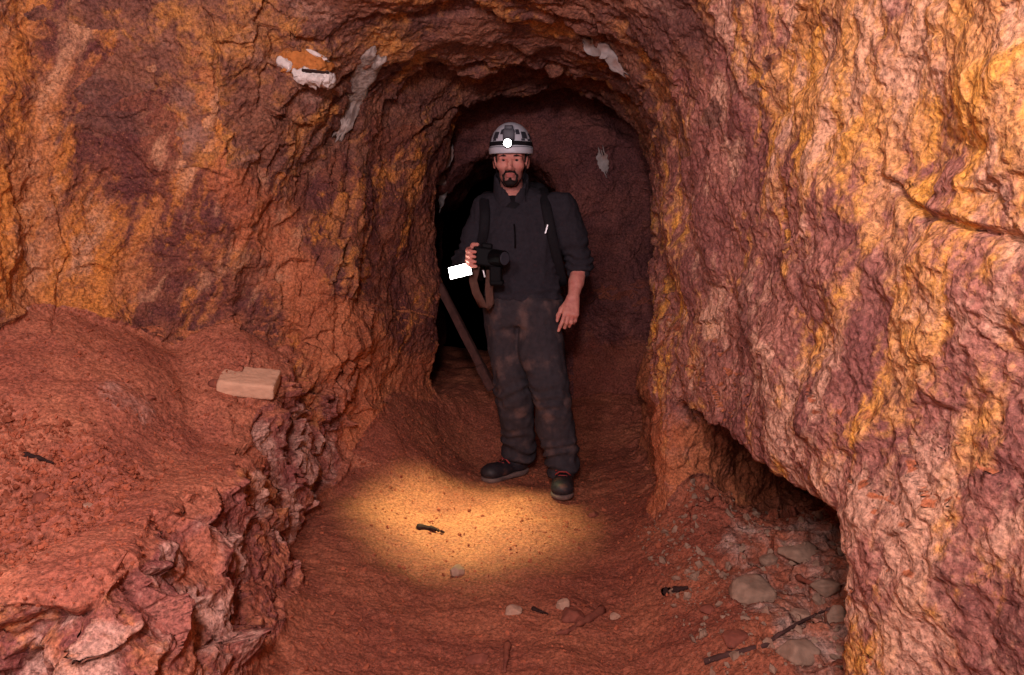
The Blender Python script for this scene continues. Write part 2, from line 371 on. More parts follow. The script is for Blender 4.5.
pale = np.clip(.5+.9*np.exp(-((vx+1.22)/.11)**2-((vy-2.35)/.14)**2)+.12*(vx < -.6)*(vz > 1.0)+.7*rub*sst(2.9, 2.5, vy)*sst(.05, .16, vz)+.25*face-.25*inner+rw*(.12+.12*sst(1.3, .8, vz)*sst(2.4, 1.7, vy)), 0, 1.2)
sand = np.maximum(sand, (.62*np.exp(-((vx+.95+.35*(vz-1.2))/.16)**2)+.35*np.exp(-((vx+1.25+.4*(vz-1.2))/.07)**2))*sst(1.9, 1.4, vz)*(vx < -.6)*w_wall*(vy > 2.3))
# ------------------------------------------------------------------ cut the shell into floor, walls, ceiling
fc = B[Q].mean(1); fn = N[Q].mean(1); FX, FY, FZ = fc.T
reg = np.full(len(Q), 'wall_right', dtype='U12')
reg[FX < .02] = 'wall_left'
isbench = (FX < -.55) & (FZ < 1.02) & (FY > 1.15) & (FY < 3.45) & ~((fn[:, 2] < .45) & (FX < wall_l(FY)+.12+.1*(FY > 2.6)) & (FZ > .62)) & ~((fn[:, 2] > .6) & (FZ < .2))
reg[(fn[:, 2] < -.30) & (FZ > 1.5) & (FY < 4.9)] = 'ceiling'
reg[(fn[:, 2] > .5) & (FZ < .75)] = 'floor'
reg[(FY > 4.52) & (reg != 'floor')] = 'wall_back'
reg[(FY < Y0+.3)] = 'wall_rear'
reg[isbench] = 'rock_ledge'
S = srgb
PUR, PUR2 = S(112, 66, 60), S(128, 78, 68)
rocks = dict(
 wall_left=rock('rust_streaked_rock', S(98, 52, 46), S(132, 74, 52), S(194, 116, 52), S(178, 108, 66), S(196, 136, 98), S(182, 104, 66), (0, -.45, 0), (1.9, 1.3, .5), 2.6, 1.0, .52, soft=.09),
 wall_right=rock('purple_ochre_rock', S(128, 74, 64), S(168, 106, 86), S(216, 144, 62), S(202, 138, 88), S(204, 148, 116), S(178, 100, 62), (-.35, 0, 0), (1.2, 1.4, .8), 4.4, 4.0, .512, soft=.11),
 ceiling=rock('umber_vault_rock', S(104, 62, 52), S(134, 82, 60), S(186, 118, 58), S(160, 100, 60), S(150, 104, 84), S(160, 92, 60), (0, 0, 0), (1, 1, 1.2), 3.0, 7.0, .54),
 floor=rock('red_brown_dirt', S(110, 58, 46), S(130, 72, 52), S(170, 104, 62), S(160, 94, 60), S(180, 144, 124), S(158, 88, 60), (0, 0, 0), (1, 1, 1), 3.0, 9.0, .6),
 wall_back=rock('dark_maroon_rock', S(100, 56, 52), S(120, 68, 58), S(150, 86, 60), S(140, 80, 60), S(140, 100, 90), S(140, 76, 56), (0, 0, 0), (1, 1, 1), 3.0, 11.0, .6),
 rock_ledge=rock('brick_red_ledge_rock', S(124, 64, 56), S(150, 84, 68), S(180, 108, 64), S(172, 98, 68), S(190, 138, 116), S(176, 102, 72), (0, 0, 0), (1, 1, .8), 4.0, 13.0, .55))
rocks['wall_rear'] = rocks['wall_back']
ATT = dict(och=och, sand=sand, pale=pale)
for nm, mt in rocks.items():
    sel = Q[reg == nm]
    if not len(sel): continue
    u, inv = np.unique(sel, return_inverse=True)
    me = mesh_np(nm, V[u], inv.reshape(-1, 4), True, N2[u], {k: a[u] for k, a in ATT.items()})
    tag(obj(nm, me, mt), kind='structure')
from mathutils.bvhtree import BVHTree
_m = (V[Q].mean(1)[:, 1] < 5.2)
BV = BVHTree.FromPolygons(V.tolist(), Q[_m].tolist())
def drop(x, y, z0=1.0):                  # surface below a point
    h = BV.ray_cast(Vector((x, y, z0)), Vector((0, 0, -1))); return (h[0], h[1]) if h[0] else (Vector((x, y, 0)), Vector((0, 0, 1)))
def hit(px, py):                         # surface seen at a pixel
    p = at(px, py, 1.0); d = Vector(p)-Vector((0, 0, CAMZ)); h = BV.ray_cast(Vector((0, 0, CAMZ)), d.normalized())
    return (h[0], h[1]) if h[0] else (Vector((0, 3, 0)), Vector((0, 0, 1)))
# ------------------------------------------------------------------ soft-body builder (local distance fields -> one mesh)
class Field:
    def __init__(s, lo, hi, h):
        s.lo = np.array(lo, float); s.h = h; s.n = np.ceil((np.array(hi)-s.lo)/h).astype(int)+1
        s.D = np.full(s.n, .06, np.float32)
    def grid(s, lo, hi):
        a = np.clip(np.floor((np.array(lo)-s.lo)/s.h).astype(int), 0, s.n-1); b = np.clip(np.ceil((np.array(hi)-s.lo)/s.h).astype(int)+1, 1, s.n)
        sl = tuple(slice(i, j) for i, j in zip(a, b))
        P = [(s.lo[k]+s.h*np.arange(a[k], b[k])).astype(np.float32) for k in range(3)]
        return sl, P[0][:, None, None], P[1][None, :, None], P[2][None, None, :]
    def put(s, lo, hi, fn, k=.02, sub=False):
        m = .045+k; sl, X, Y, Z = s.grid(np.array(lo)-m, np.array(hi)+m)
        d = fn(X, Y, Z).astype(np.float32)
        s.D[sl] = smax(s.D[sl], -d, k) if sub else smin(s.D[sl], d, k)
    def cap(s, a, b, ra, rb, k=.02, sub=False):
        a = np.array(a, float); b = np.array(b, float); r = max(ra, rb); ab = b-a; L = ab@ab+1e-9
        def fn(X, Y, Z):
            t = np.clip(((X-a[0])*ab[0]+(Y-a[1])*ab[1]+(Z-a[2])*ab[2])/L, 0, 1)
            return np.sqrt((X-a[0]-t*ab[0])**2+(Y-a[1]-t*ab[1])**2+(Z-a[2]-t*ab[2])**2)-(ra+(rb-ra)*t)
        s.put(np.minimum(a, b)-r, np.maximum(a, b)+r, fn, k, sub)
    def chain(s, pts, k=.015):
        for p, q in zip(pts[:-1], pts[1:]): s.cap(p[0], q[0], p[1], q[1], k)
    def ell(s, c, r, k=.02, M=None, sub=False):
        c = np.array(c, float); r = np.array(r, float); M = np.eye(3) if M is None else np.array(M)
        def fn(X, Y, Z):
            x, y, z = X-c[0], Y-c[1], Z-c[2]
            u = [(M[0, j]*x+M[1, j]*y+M[2, j]*z)/r[j] for j in range(3)]
            l = np.sqrt(u[0]**2+u[1]**2+u[2]**2); g = np.sqrt((u[0]/r[0])**2+(u[1]/r[1])**2+(u[2]/r[2])**2)
            return l*(l-1)/(g+1e-6)
        e = np.abs(M)@r; s.put(c-e, c+e, fn, k, sub)
    def box(s, c, r, rd, k=.005, M=None):
        c = np.array(c, float); r = np.array(r, float); M = np.eye(3) if M is None else np.array(M)
        def fn(X, Y, Z):
            x, y, z = X-c[0], Y-c[1], Z-c[2]
            q = [np.abs(M[0, j]*x+M[1, j]*y+M[2, j]*z)-r[j]+rd for j in range(3)]
            return np.sqrt(sum(np.maximum(v, 0)**2 for v in q))+np.minimum(np.maximum(np.maximum(q[0], q[1]), q[2]), 0)-rd
        e = np.abs(M)@r; s.put(c-e, c+e, fn, k)
    def loft(s, rows, k=.02, n=2.3):      # rows of (z, cx, cy, rx, ry): an upright tube of oval slices
        rows = np.array(sorted(rows)); zz = rows[:, 0]
        def fn(X, Y, Z):
            g = lambda j: np.interp(Z, zz, rows[:, j]); cx, cy, rx, ry = g(1), g(2), g(3), g(4)
            d = (((np.abs(X-cx)/rx)**n+(np.abs(Y-cy)/ry)**n)**(1/n)-1)*np.minimum(rx, ry)
            return np.maximum(d, np.maximum(Z-zz[-1], zz[0]-Z))
        m = rows[:, 3].max(); q = rows[:, 4].max()
        s.put((rows[:, 1].min()-m, rows[:, 2].min()-q, zz[0]), (rows[:, 1].max()+m, rows[:, 2].max()+q, zz[-1]), fn, k)
    def mesh(s, name, it=2, fold=None, attrs=None, sub=0):
        V, Q = surface_nets(s.D, s.lo, s.h); V = relax(V, Q, it)
        if sub: V, Q = subdivide(V, Q, sub)
        if fold is not None: V = V+vnormals(V, Q)*fold(V)[:, None]
        return mesh_np(name, V, Q, True, None, attrs(V) if attrs else None)
def A(px, py, Y): return at(px, py, Y)
# ------------------------------------------------------------------ the explorer
skin_t = NT('skin'); _p = skin_t.pos()
_c = skin_t.mix(skin_t.ramp(skin_t.noise(_p, 38, 4), .35, .65), srgb(206, 140, 122), srgb(190, 118, 104))
_c = skin_t.mix(skin_t.attr('stubble'), _c, srgb(120, 84, 80)); _c = skin_t.mix(skin_t.attr('lip'), _c, srgb(158, 84, 80))
SKIN = skin_t.done(_c, .55, skin_t.bump(skin_t.noise(_p, 160, 3), .0012), .35)
HAIR = plain('dark_hair', srgb(34, 24, 22), .7, .4, 200, .2, bd=.003)
JACKET = plain('charcoal_fleece', srgb(50, 47, 52), .95, .22, 60, .1, bd=.004)
TROUS = plain('dusty_dark_trousers', srgb(58, 53, 56), .9, .25, 40, .15, bd=.003, dust=.4, dustc=srgb(128, 100, 90))
BLACK = plain('black_fabric', srgb(24, 22, 26), .8, .3, 60, .2)
BLKP = plain('black_plastic', srgb(9, 8, 10), .6, .2, 40, .1, bd=.0005)
SHELL = plain('pale_grey_helmet_plastic', srgb(196, 200, 206), .42, .1, 18, .5, bd=.0005)
DGREY = plain('dark_grey_plastic', srgb(58, 60, 68), .5, .2, 30, .4, bd=.0005)
BOOT = plain('scuffed_black_leather', srgb(44, 38, 42), .6, .4, 50, .35, bd=.002, dust=.6, dustc=srgb(120, 76, 58))
SOLE = plain('dusty_grey_rubber', srgb(120, 100, 92), .8, .4, 30, .2, dust=.7, dustc=srgb(140, 84, 60))
LACE = plain('red_laces', srgb(150, 58, 56), .8, .2, 60)
WHITE = plain('eye_white', srgb(150, 128, 122), .3, .03, 20, .5, bd=0)
IRIS = plain('brown_iris', srgb(40, 26, 20), .25, .1, 20, .5, bd=0)
STEEL = plain('bare_metal', srgb(150, 148, 146), .35, .15, 40, .5, metal=.8, bd=.0005)
LAMP = emitter('white_lamp_glow', (1, .97, .92, 1), 26)
GY = .02
man = empty('person', (.07, 3.74, float(drop(.07, 3.74)[0].z)))
tag(man, 'man standing in the tunnel in dark jacket, trousers and pale helmet with a lit headlamp', 'person')
def kid(name, me, mat, parent=None):
    o = obj(name, me, mat, parent or man); p = man.location
    if parent is None: o.matrix_parent_inverse = Matrix.Translation(-p)
    return o
gf = lambda x, y: float(drop(x, y)[0].z)
HC = A(511, 161, 3.70)                    # centre of the head
Rh = np.array(Matrix.Rotation(math.radians(-3), 3, 'Z') @ Matrix.Rotation(math.radians(4), 3, 'X'))
hd = lambda x, y, z: HC+Rh@np.array([x, y, z])
shR, shL = A(487, 209, 3.78), A(562, 208, 3.72)
elR, elL = A(465, 262, 3.82), A(580, 264, 3.74)
wrL = A(573, 298, 3.64); haL = A(571, 312, 3.61)
wrR = A(474, 263, 3.54)
ankR = np.array([.015, 3.86, gf(.015, 3.86)+.09]); ankL = np.array([.255, 3.62, gf(.255, 3.62)+.09])
kneR, kneL = A(511, 393, 3.74), A(552, 396, 3.62)
hipR, hipL = A(506, 318, 3.76), A(541, 318, 3.70)
neck = A(512, 200, 3.76)
toeR = np.array([-.15, 3.70, gf(-.15, 3.70)]); toeL = np.array([.235, 3.42, gf(.235, 3.42)])
b = Field((-.42, 3.28, -.02), (.52, 4.05, 1.86), .0048)
# trunk and legs (under the clothes)
b.loft([(.90, .075, 3.74, .14, .10), (1.05, .07, 3.745, .14, .095), (1.25, .055, 3.75, .155, .10), (1.38, .05, 3.755, .16, .095), (1.43, .045, 3.76, .11, .075)], .03)
b.cap(shR, shL, .055, .055, .05)
for hp, kn, an, to in ((hipR, kneR, ankR, toeR), (hipL, kneL, ankL, toeL)):
    b.cap(hp, kn, .075, .052, .03); b.cap(kn, an, .05, .038, .02); b.cap(an-np.array([0, 0, .02]), an+.45*(to-an)*np.array([1, 1, .9]), .030, .020, .02)
b.cap(shR, elR, .048, .04); b.cap(shL, elL, .048, .042)
b.cap(elL, elL*.45+wrL*.55, .043, .036, .015); b.cap(elL*.45+wrL*.55, wrL, .036, .027, .015)
b.cap(elR, elR*.5+wrR*.5, .042, .036, .015); b.cap(elR*.5+wrR*.5, wrR, .036, .027, .015)
b.cap(hd(0, .02, -.08), neck, .054, .06, .03)
# head
b.ell(hd(0, .015, .045), (.074, .094, .082), .02, Rh); b.ell(hd(0, -.02, -.02), (.061, .073, .082), .03, Rh)
b.ell(hd(0, -.035, -.078), (.047, .048, .034), .02, Rh); b.cap(hd(-.012, -.076, -.1), hd(.012, -.076, -.1), .017, .017, .015)
b.cap(hd(-.044, -.072, .02), hd(.044, -.072, .02), .013, .013, .02)
for s in (-1, 1):
    b.ell(hd(s*.031, -.099, .003), (.02, .018, .012), .012, Rh, sub=True)
    b.ell(hd(s*.044, -.06, -.024), (.022, .024, .02), .025, Rh)
    b.cap(hd(s*.018, -.089, .0085), hd(s*.045, -.081, .0075), .0055, .005, .004)
    b.cap(hd(s*.019, -.088, -.0075), hd(s*.043, -.081, -.007), .0045, .0045, .004)
    b.cap(hd(s*.013, -.098, -.042), hd(s*.016, -.092, -.04), .0095, .008, .006)
    M = Rh@np.array(Matrix.Rotation(s*-.35, 3, 'Z')); b.ell(hd(s*.079, .012, -.006), (.0095, .02, .033), .006, M); b.ell(hd(s*.089, .006, -.004), (.006, .010, .018), .005, M, sub=True)
b.cap(hd(0, -.088, .006), hd(0, -.113, -.035), .0085, .0135, .012)
b.ell(hd(0, -.088, -.0625), (.025, .011, .0065), .005, Rh); b.ell(hd(0, -.087, -.0745), (.021, .011, .0075), .005, Rh)
# left hand (image right): relaxed, the index finger straight, the rest curled
dn = (haL-wrL)/np.linalg.norm(haL-wrL); si = np.array([1, .15, 0.]); si -= dn*(si@dn); si /= np.linalg.norm(si); fr = np.cross(si, dn)
if fr[1] > 0: fr = -fr                    # toward the camera: the back of the hand
hp = lambda u, v, w: wrL+si*u+dn*v+fr*w   # u across (+ = little finger side), v along, w out of the back
for u in (-.028, -.010, .010, .028): b.cap(hp(u*.6, .005, 0), hp(u, .082, .002), .017, .0135, .012)
b.chain([(hp(-.029, .084, .0), .0112), (hp(-.034, .128, -.004), .0098), (hp(-.040, .152, -.012), .0088), (hp(-.044, .173, -.022), .0075)], .006)
b.chain([(hp(-.010, .088, .0), .0112), (hp(-.012, .128, -.016), .0098), (hp(-.013, .143, -.042), .0088), (hp(-.013, .134, -.060), .0075)], .006)
b.chain([(hp(.010, .085, .0), .0108), (hp(.011, .120, -.020), .0096), (hp(.010, .128, -.046), .0086), (hp(.008, .112, -.060), .0074)], .006)
b.chain([(hp(.028, .078, -.002), .0098), (hp(.030, .106, -.022), .0086), (hp(.028, .110, -.044), .0076), (hp(.026, .096, -.054), .0066)], .006)
b.chain([(hp(-.022, .022, -.006), .0155), (hp(-.046, .062, -.014), .0122), (hp(-.056, .096, -.020), .0105), (hp(-.056, .122, -.026), .0082)], .008)
# right hand (image left): fingers wrapped round the grip of the camera it holds
CAMC = A(486, 257, 3.47)
g = lambda x, y, z: CAMC+np.array([x, y, z])
b.cap(wrR, g(-.072, .045, .0), .027, .026, .015)
for k_, zz in enumerate((.034, .012, -.010, -.031)):
    b.cap(g(-.074, .05, zz*.7), g(-.081, .012, zz), .0165, .012, .012)
    ln = (.0, .004, .002, -.006)[k_]
    b.chain([(g(-.082, .012, zz), .0112), (g(-.083, -.020, zz-.004), .0100), (g(-.070, -.043, zz-.008), .0092), (g(-.046-ln*.5, -.047, zz-.011), .0076)], .006)
b.chain([(g(-.07, .045, .030), .0145), (g(-.060, .032, .054), .0118), (g(-.040, .022, .057), .0095)], .008)
def skin_attr(V):
    L = (V-HC)@Rh; x, y, z = L.T; near = (np.abs(x) < .1) & (np.abs(y) < .14) & (z > -.14) & (z < .14)
    st = np.clip(sst(-.028, -.06, z+.25*np.maximum(y+.05, 0))*sst(.06, .02, y)*near, 0, 1)*.6
    lp = np.exp(-(x/.021)**4-((z+.0685)/.0105)**4)*(y < -.085)*near
    st = np.where(lp > .5, 0, st); return dict(stubble=st, lip=lp)
body = kid('body', b.mesh('body', 1, None, skin_attr), SKIN); del b
tag(body, 'bare face, forearm and hands')
# eyes, brows, beard, hair
def ball(name, c, r, mat, parent, sc=(1, 1, 1), M=None):
    import bmesh
    bm = bmesh.new(); bmesh.ops.create_uvsphere(bm, u_segments=20, v_segments=12, radius=r)
    M3 = Matrix.Identity(3) if M is None else Matrix(M)
    for v in bm.verts: v.co = M3 @ Vector([v.co[i]*sc[i] for i in range(3)]) + Vector(c)
    me = bpy.data.meshes.new(name); bm.to_mesh(me); bm.free()
    me.polygons.foreach_set('use_smooth', [True]*len(me.polygons)); o = obj(name, me, mat, parent)
    o.matrix_parent_inverse = Matrix.Translation(-man.location); return o
for s in (-1, 1):
    e = ball('eye', hd(s*.031, -.0775, .0005), .0115, WHITE, man); tag(e, 'brown eye')
    o = ball('iris', hd(s*.031, -.0845, .0005), .0066, IRIS, e); o.matrix_parent_inverse = Matrix.Identity(4)
    f = Field(hd(s*.031-.04, -.13, -.01), hd(s*.031+.04, -.03, .05), .003)
    f.chain([(hd(s*.014, -.087, .0185), .0035), (hd(s*.031, -.088, .0215), .0046), (hd(s*.052, -.0795, .0185), .0036)], .004)
    kid('eyebrow', f.mesh('eyebrow', 1), HAIR)
f = Field(hd(-.08, -.13, -.16), hd(.08, .02, -.02), .0032)
f.chain([(hd(-.033, -.076, -.070), .0045), (hd(-.018, -.0905, -.0525), .0058), (hd(0, -.0935, -.050), .0055), (hd(.018, -.0905, -.0525), .0058), (hd(.033, -.076, -.070), .0045)], .006)
for s in (-1, 1): f.cap(hd(s*.034, -.074, -.070), hd(s*.028, -.076, -.098), .0048, .008, .008)
f.ell(hd(0, -.083, -.105), (.029, .018, .017), .01, Rh); f.ell(hd(0, -.094, -.086), (.008, .006, .007), .005, Rh)
kid('beard', f.mesh('beard', 1, lambda V: .0012*fbm(V*160, 2)), HAIR)
f = Field(hd(-.1, -.1, -.08), hd(.1, .14, .15), .005)
f.ell(hd(0, .022, .048), (.0775, .094, .084), .01, Rh)
for s in (-1, 1): f.cap(hd(s*.069, -.018, .03), hd(s*.0675, -.02, -.004), .009, .006, .01)
f.ell(hd(0, -.06, -.02), (.06, .06, .075), .01, Rh, sub=True)
kid('hair', f.mesh('hair', 1, lambda V: .0015*fbm(V*120, 2)), HAIR)
# helmet
import bmesh
def bm_obj(name, bm, mat, parent=None, smooth=True, bevel=0.):
    bmesh.ops.recalc_face_normals(bm, faces=bm.faces)
    me = bpy.data.meshes.new(name); bm.to_mesh(me); bm.free()
    me.polygons.foreach_set('use_smooth', [smooth]*len(me.polygons)); o = obj(name, me, mat, parent)
    if bevel:
        md = o.modifiers.new('bevel', 'BEVEL'); md.width = bevel; md.segments = 2; md.limit_method = 'ANGLE'
    return o
def pkid(name, bm, mat, parent=None, bevel=0., smooth=True):
    o = bm_obj(name, bm, mat, parent or man, smooth, bevel)
    if parent is None: o.matrix_parent_inverse = Matrix.Translation(-man.location)
    return o
HM = Rh
hl = lambda x, y, z: hd(x, y+.012, z+.052)
RX, RYF, RYB, RZ = .104, .128, .130, .130
def hell(th, ph, k=1.0):                  # point on the shell: th round, ph up
    ry = RYF if math.sin(th) < 0 else RYB
    return hl(RX*k*math.cos(th)*math.cos(ph), ry*k*math.sin(th)*math.cos(ph), RZ*k*math.sin(ph)**.92 if ph > 0 else RZ*k*math.sin(ph))
def patch(bm, t0, t1, p0, p1, k0, k1, nt=16, npn=6):   # a raised patch of the shell
    g_ = [[[bm.verts.new(hell(t0+(t1-t0)*i/nt, p0+(p1-p0)*j/npn, k)) for j in range(npn+1)] for i in range(nt+1)] for k in (k0, k1)]
    for i in range(nt):
        for j in range(npn):
            for s_ in (0, 1): bm.faces.new([g_[s_][i][j], g_[s_][i+1][j], g_[s_][i+1][j+1], g_[s_][i][j+1]])
    for i in range(nt):
        for j in (0, npn): bm.faces.new([g_[0][i][j], g_[0][i+1][j], g_[1][i+1][j], g_[1][i][j]])
    for j in range(npn):
        for i in (0, nt): bm.faces.new([g_[0][i][j], g_[0][i][j+1], g_[1][i][j+1], g_[1][i][j]])
bm = bmesh.new(); patch(bm, 0, 2*PI, -.10, PI/2-.02, .94, 1.0, 48, 16); bmesh.ops.remove_doubles(bm, verts=bm.verts, dist=.0008)
helmet = pkid('helmet', bm, SHELL); tag(helmet, 'pale grey caving helmet with dark vents')
bm = bmesh.new(); patch(bm, 0, 2*PI, -.16, .05, .99, 1.035, 48, 4); bmesh.ops.remove_doubles(bm, verts=bm.verts, dist=.0008)
pkid('helmet_brim', bm, SHELL, helmet)
bm = bmesh.new(); patch(bm, 0, 2*PI, .10, .24, .99, 1.02, 48, 4); bmesh.ops.remove_doubles(bm, verts=bm.verts, dist=.0008)
pkid('lamp_strap', bm, BLACK, helmet)
bm = bmesh.new(); patch(bm, 0, 2*PI, .045, .068, .99, 1.03, 48, 1); bmesh.ops.remove_doubles(bm, verts=bm.verts, dist=.0008)
pkid('rim_seal', bm, DGREY, helmet)
for t0, t1, p0, p1 in ((-2.55, -2.2, .34, .62), (-2.1, -1.88, .5, .72), (-.95, -.6, .34, .62), (-1.26, -1.04, .5, .72), (-3.05, -2.75, .34, .56), (-.4, -.1, .34, .56), (-2.95, -2.72, .26, .33), (-2.5, -2.3, .26, .33), (-1.0, -.8, .26, .33), (-.6, -.3, .26, .33)):
    bm = bmesh.new(); patch(bm, t0, t1, p0, p1, .99, 1.012, 8, 4); pkid('vent', bm, DGREY, helmet)
def boxat(bm, c, r, M=HM):
    ret = bmesh.ops.create_cube(bm, size=2)
    for v in ret['verts']: v.co = Vector(np.array(c)+np.array(M)@np.array([v.co[i]*r[i] for i in range(3)]))
    return ret['verts']
bm = bmesh.new(); boxat(bm, hl(-.004, -.126, .062), (.027, .016, .026)); boxat(bm, hl(-.004, -.105, .094), (.02, .02, .012))
head_lamp = pkid('headlamp', bm, DGREY, helmet, .004); tag(head_lamp, 'dark grey headlamp with a bright white lens')
def disc(bm, c, ax, r, th, n=24):
    ax = Vector(ax).normalized(); M = ax.to_track_quat('Z', 'Y').to_matrix().to_4x4(); M.translation = Vector(c)
    bmesh.ops.create_cone(bm, cap_ends=True, segments=n, radius1=r, radius2=r, depth=th, matrix=M)
FD = Rh@np.array([0, -1, -.15])
bm = bmesh.new(); disc(bm, hl(-.008, -.141, .024), FD, .023, .022); pkid('lamp_housing', bm, BLKP, helmet, .003, smooth=False)
bm = bmesh.new(); disc(bm, hl(-.008, -.1535, .023), FD, .018, .004); tag(pkid('lamp_lens', bm, LAMP, helmet, smooth=False), 'glowing white lens')
def tube(bm, pts, r, n=8, flat=None):     # rope or strap through points
    pts = [Vector(p) for p in pts]; rings = []
    for i, p in enumerate(pts):
        d = (pts[min(i+1, len(pts)-1)]-pts[max(i-1, 0)]).normalized()
        u = Vector(flat) if flat is not None else d.orthogonal()
        u = (u-d*u.dot(d)).normalized(); v = d.cross(u)
        ru, rv = (r if isinstance(r, tuple) else (r, r))
        rings.append([bm.verts.new(p+u*ru*math.cos(2*PI*k/n)+v*rv*math.sin(2*PI*k/n)) for k in range(n)])
    for a_, c_ in zip(rings[:-1], rings[1:]):
        for k in range(n): bm.faces.new([a_[k], a_[(k+1) % n], c_[(k+1) % n], c_[k]])
    bm.faces.new(rings[0][::-1]); bm.faces.new(rings[-1])
bm = bmesh.new()
for s in (-1, 1): tube(bm, [hd(s*.088, -.005, .05), hd(s*.083, -.022, .0), hd(s*.066, -.03, -.06), hd(s*.03, -.045, -.118)], (.009, .002), 8, FD)
tube(bm, [hd(.03, -.045, -.118), hd(0, -.05, -.124), hd(-.03, -.045, -.118)], (.008, .002), 8, FD)
tube(bm, [hd(.062, -.034, -.07), hd(.074, -.05, -.11), hd(.07, -.06, -.16), hd(.074, -.07, -.19)], (.008, .002), 8, FD)
pkid('chin_strap', bm, BLACK, helmet)
# jacket
T = [(.955, .063, 3.745, .196, .128), (1.0, .06, 3.745, .188, .126), (1.08, .05, 3.748, .178, .124), (1.18, .045, 3.75, .184, .126), (1.28, .045, 3.752, .196, .128), (1.36, .047, 3.758, .196, .118), (1.405, .047, 3.762, .15, .10), (1.45, .03, 3.765, .078, .078)]
j = Field((-.36, 3.38, .88), (.52, 4.0, 1.56), .0075)
j.loft(T, .03)
j.cap(shR+np.array([.02, 0, -.01]), neck+np.array([-.03, .01, .012]), .066, .062, .05); j.cap(shL+np.array([-.02, 0, -.01]), neck+np.array([.03, .01, .012]), .068, .062, .05)
j.chain([(shR, .072), ((shR+elR)/2, .064), (elR, .058)], .03); j.chain([(elR, .058), (elR*.45+wrR*.55, .05)], .02)
j.chain([(shL, .074), ((shL+elL)/2, .067), (elL*1.0, .060), (elL+.12*(wrL-elL), .058)], .03)
j.cap(elL+.02*(wrL-elL), elL+.10*(wrL-elL), .060, .059, .012)
j.cap(A(513, 203, 3.64), A(512, 186, 3.60), .010, .036, .012, sub=True)
j.cap(hd(0, .02, -.08), neck+np.array([-.0, -.03, .0]), .062, .066, .015, sub=True)
def jfold(V):
    w = V+.03*np.stack([perlin(V*5), perlin(V*5+9), perlin(V*5+4)], 1)
    d = .011*fbm(w*np.array([9, 9, 5.])+3, 3, .5, ridge=True)
    arm = np.minimum(np.linalg.norm(V-elL, axis=1), np.linalg.norm(V-elR, axis=1))
    return d+.008*np.exp(-(arm/.12)**2)*np.sin(V[:, 2]*150+6*perlin(V*9))+.006*sst(1.06, .98, V[:, 2])*np.sin(V[:, 2]*95+5*perlin(V*6))
jacket = kid('jacket', j.mesh('jacket', 2, jfold), JACKET); del j
tag(jacket, 'charcoal half-zip fleece with sleeves pushed up')
f = Field((-.12, 3.52, 1.30), (.2, 3.95, 1.58), .005)     # open collar: a standing ring, parted at the front
nb = neck+np.array([0, -.005, -.02]); nt_ = hd(0, .03, -.095)
f.cap(nb, nt_+np.array([0, .005, .006]), .094, .087, .01)
f.cap(nb-np.array([0, 0, .05]), nt_+np.array([0, -.01, .06]), .079, .078, .008, sub=True)
f.put((-.3, 3.3, 1.2), (.4, 3.8, 1.7), lambda X, Y, Z: np.maximum(np.abs(X-.003)-(.006+.62*np.maximum(Z-1.452, 0)), Y-3.74)+0*Z, .006, True)
f.put((-.3, 3.3, 1.2), (.4, 4.0, 1.7), lambda X, Y, Z: 1.525-.12*np.maximum(3.8-Y, 0)-Z+0*X, .01, True) if False else None
kid('collar', f.mesh('collar', 2), JACKET, jacket)
jacket_c = jacket.children[0]; jacket_c.matrix_parent_inverse = Matrix.Identity(4)
f = Field((-.1, 3.5, 1.28), (.15, 3.9, 1.50), .006); f.cap(A(513, 208, 3.71), A(512, 202, 3.75), .055, .062, .01)
kid('undershirt', f.mesh('undershirt', 2), BLACK)
bm = bmesh.new(); tube(bm, [A(514, 224, 3.595), A(515, 236, 3.602), A(515, 248, 3.605)], (.004, .003)); pkid('zip', bm, BLKP, jacket)
# trousers
t = Field((-.2, 3.4, .0), (.46, 4.02, 1.05), .0075)
def legrows(L, Y, W, D_):
    out = []
    for (py, xl, xr), yy, dd in zip(L, Y, D_):
        p, q = A(xl, py, yy), A(xr, py, yy); out.append((p[2], (p[0]+q[0])/2, yy, (q[0]-p[0])/2, dd))
    return out
LR = legrows([(300, 486, 527), (325, 486, 522), (350, 489, 523), (378, 494, 528), (395, 495, 531), (420, 500, 534), (445, 502, 534), (458, 503, 533)], [3.76, 3.76, 3.755, 3.745, 3.745, 3.78, 3.84, 3.87], None, [.11, .115, .105, .092, .088, .085, .085, .088])
LL = legrows([(300, 520, 561), (325, 518, 561), (350, 517, 564), (378, 528, 568), (400, 534, 570), (430, 537, 574), (455, 545, 578), (474, 549, 577)], [3.72, 3.72, 3.69, 3.65, 3.63, 3.64, 3.65, 3.655], None, [.11, .115, .105, .095, .09, .085, .085, .088])
t.loft(LR, .012); t.loft(LL, .012)
t.loft([(.84, .06, 3.745, .165, .118), (.90, .06, 3.745, .184, .122), (1.0, .06, 3.745, .172, .115)], .04)
def tfold(V):
    w = V+.04*np.stack([perlin(V*4), perlin(V*4+9), perlin(V*4+4)], 1)
    d = .011*fbm(w*np.array([8, 8, 4.])+13, 3, .5, ridge=True)
    return d+.010*sst(.34, .16, V[:, 2])*np.sin(V[:, 2]*105+5*perlin(V*7))+.006*np.exp(-((V[:, 2]-.5)/.1)**2)*np.sin(V[:, 2]*90+7*perlin(V*6))
trousers = kid('trousers', t.mesh('trousers', 2, tfold), TROUS); del t
tag(trousers, 'dark trousers with dusty knees')
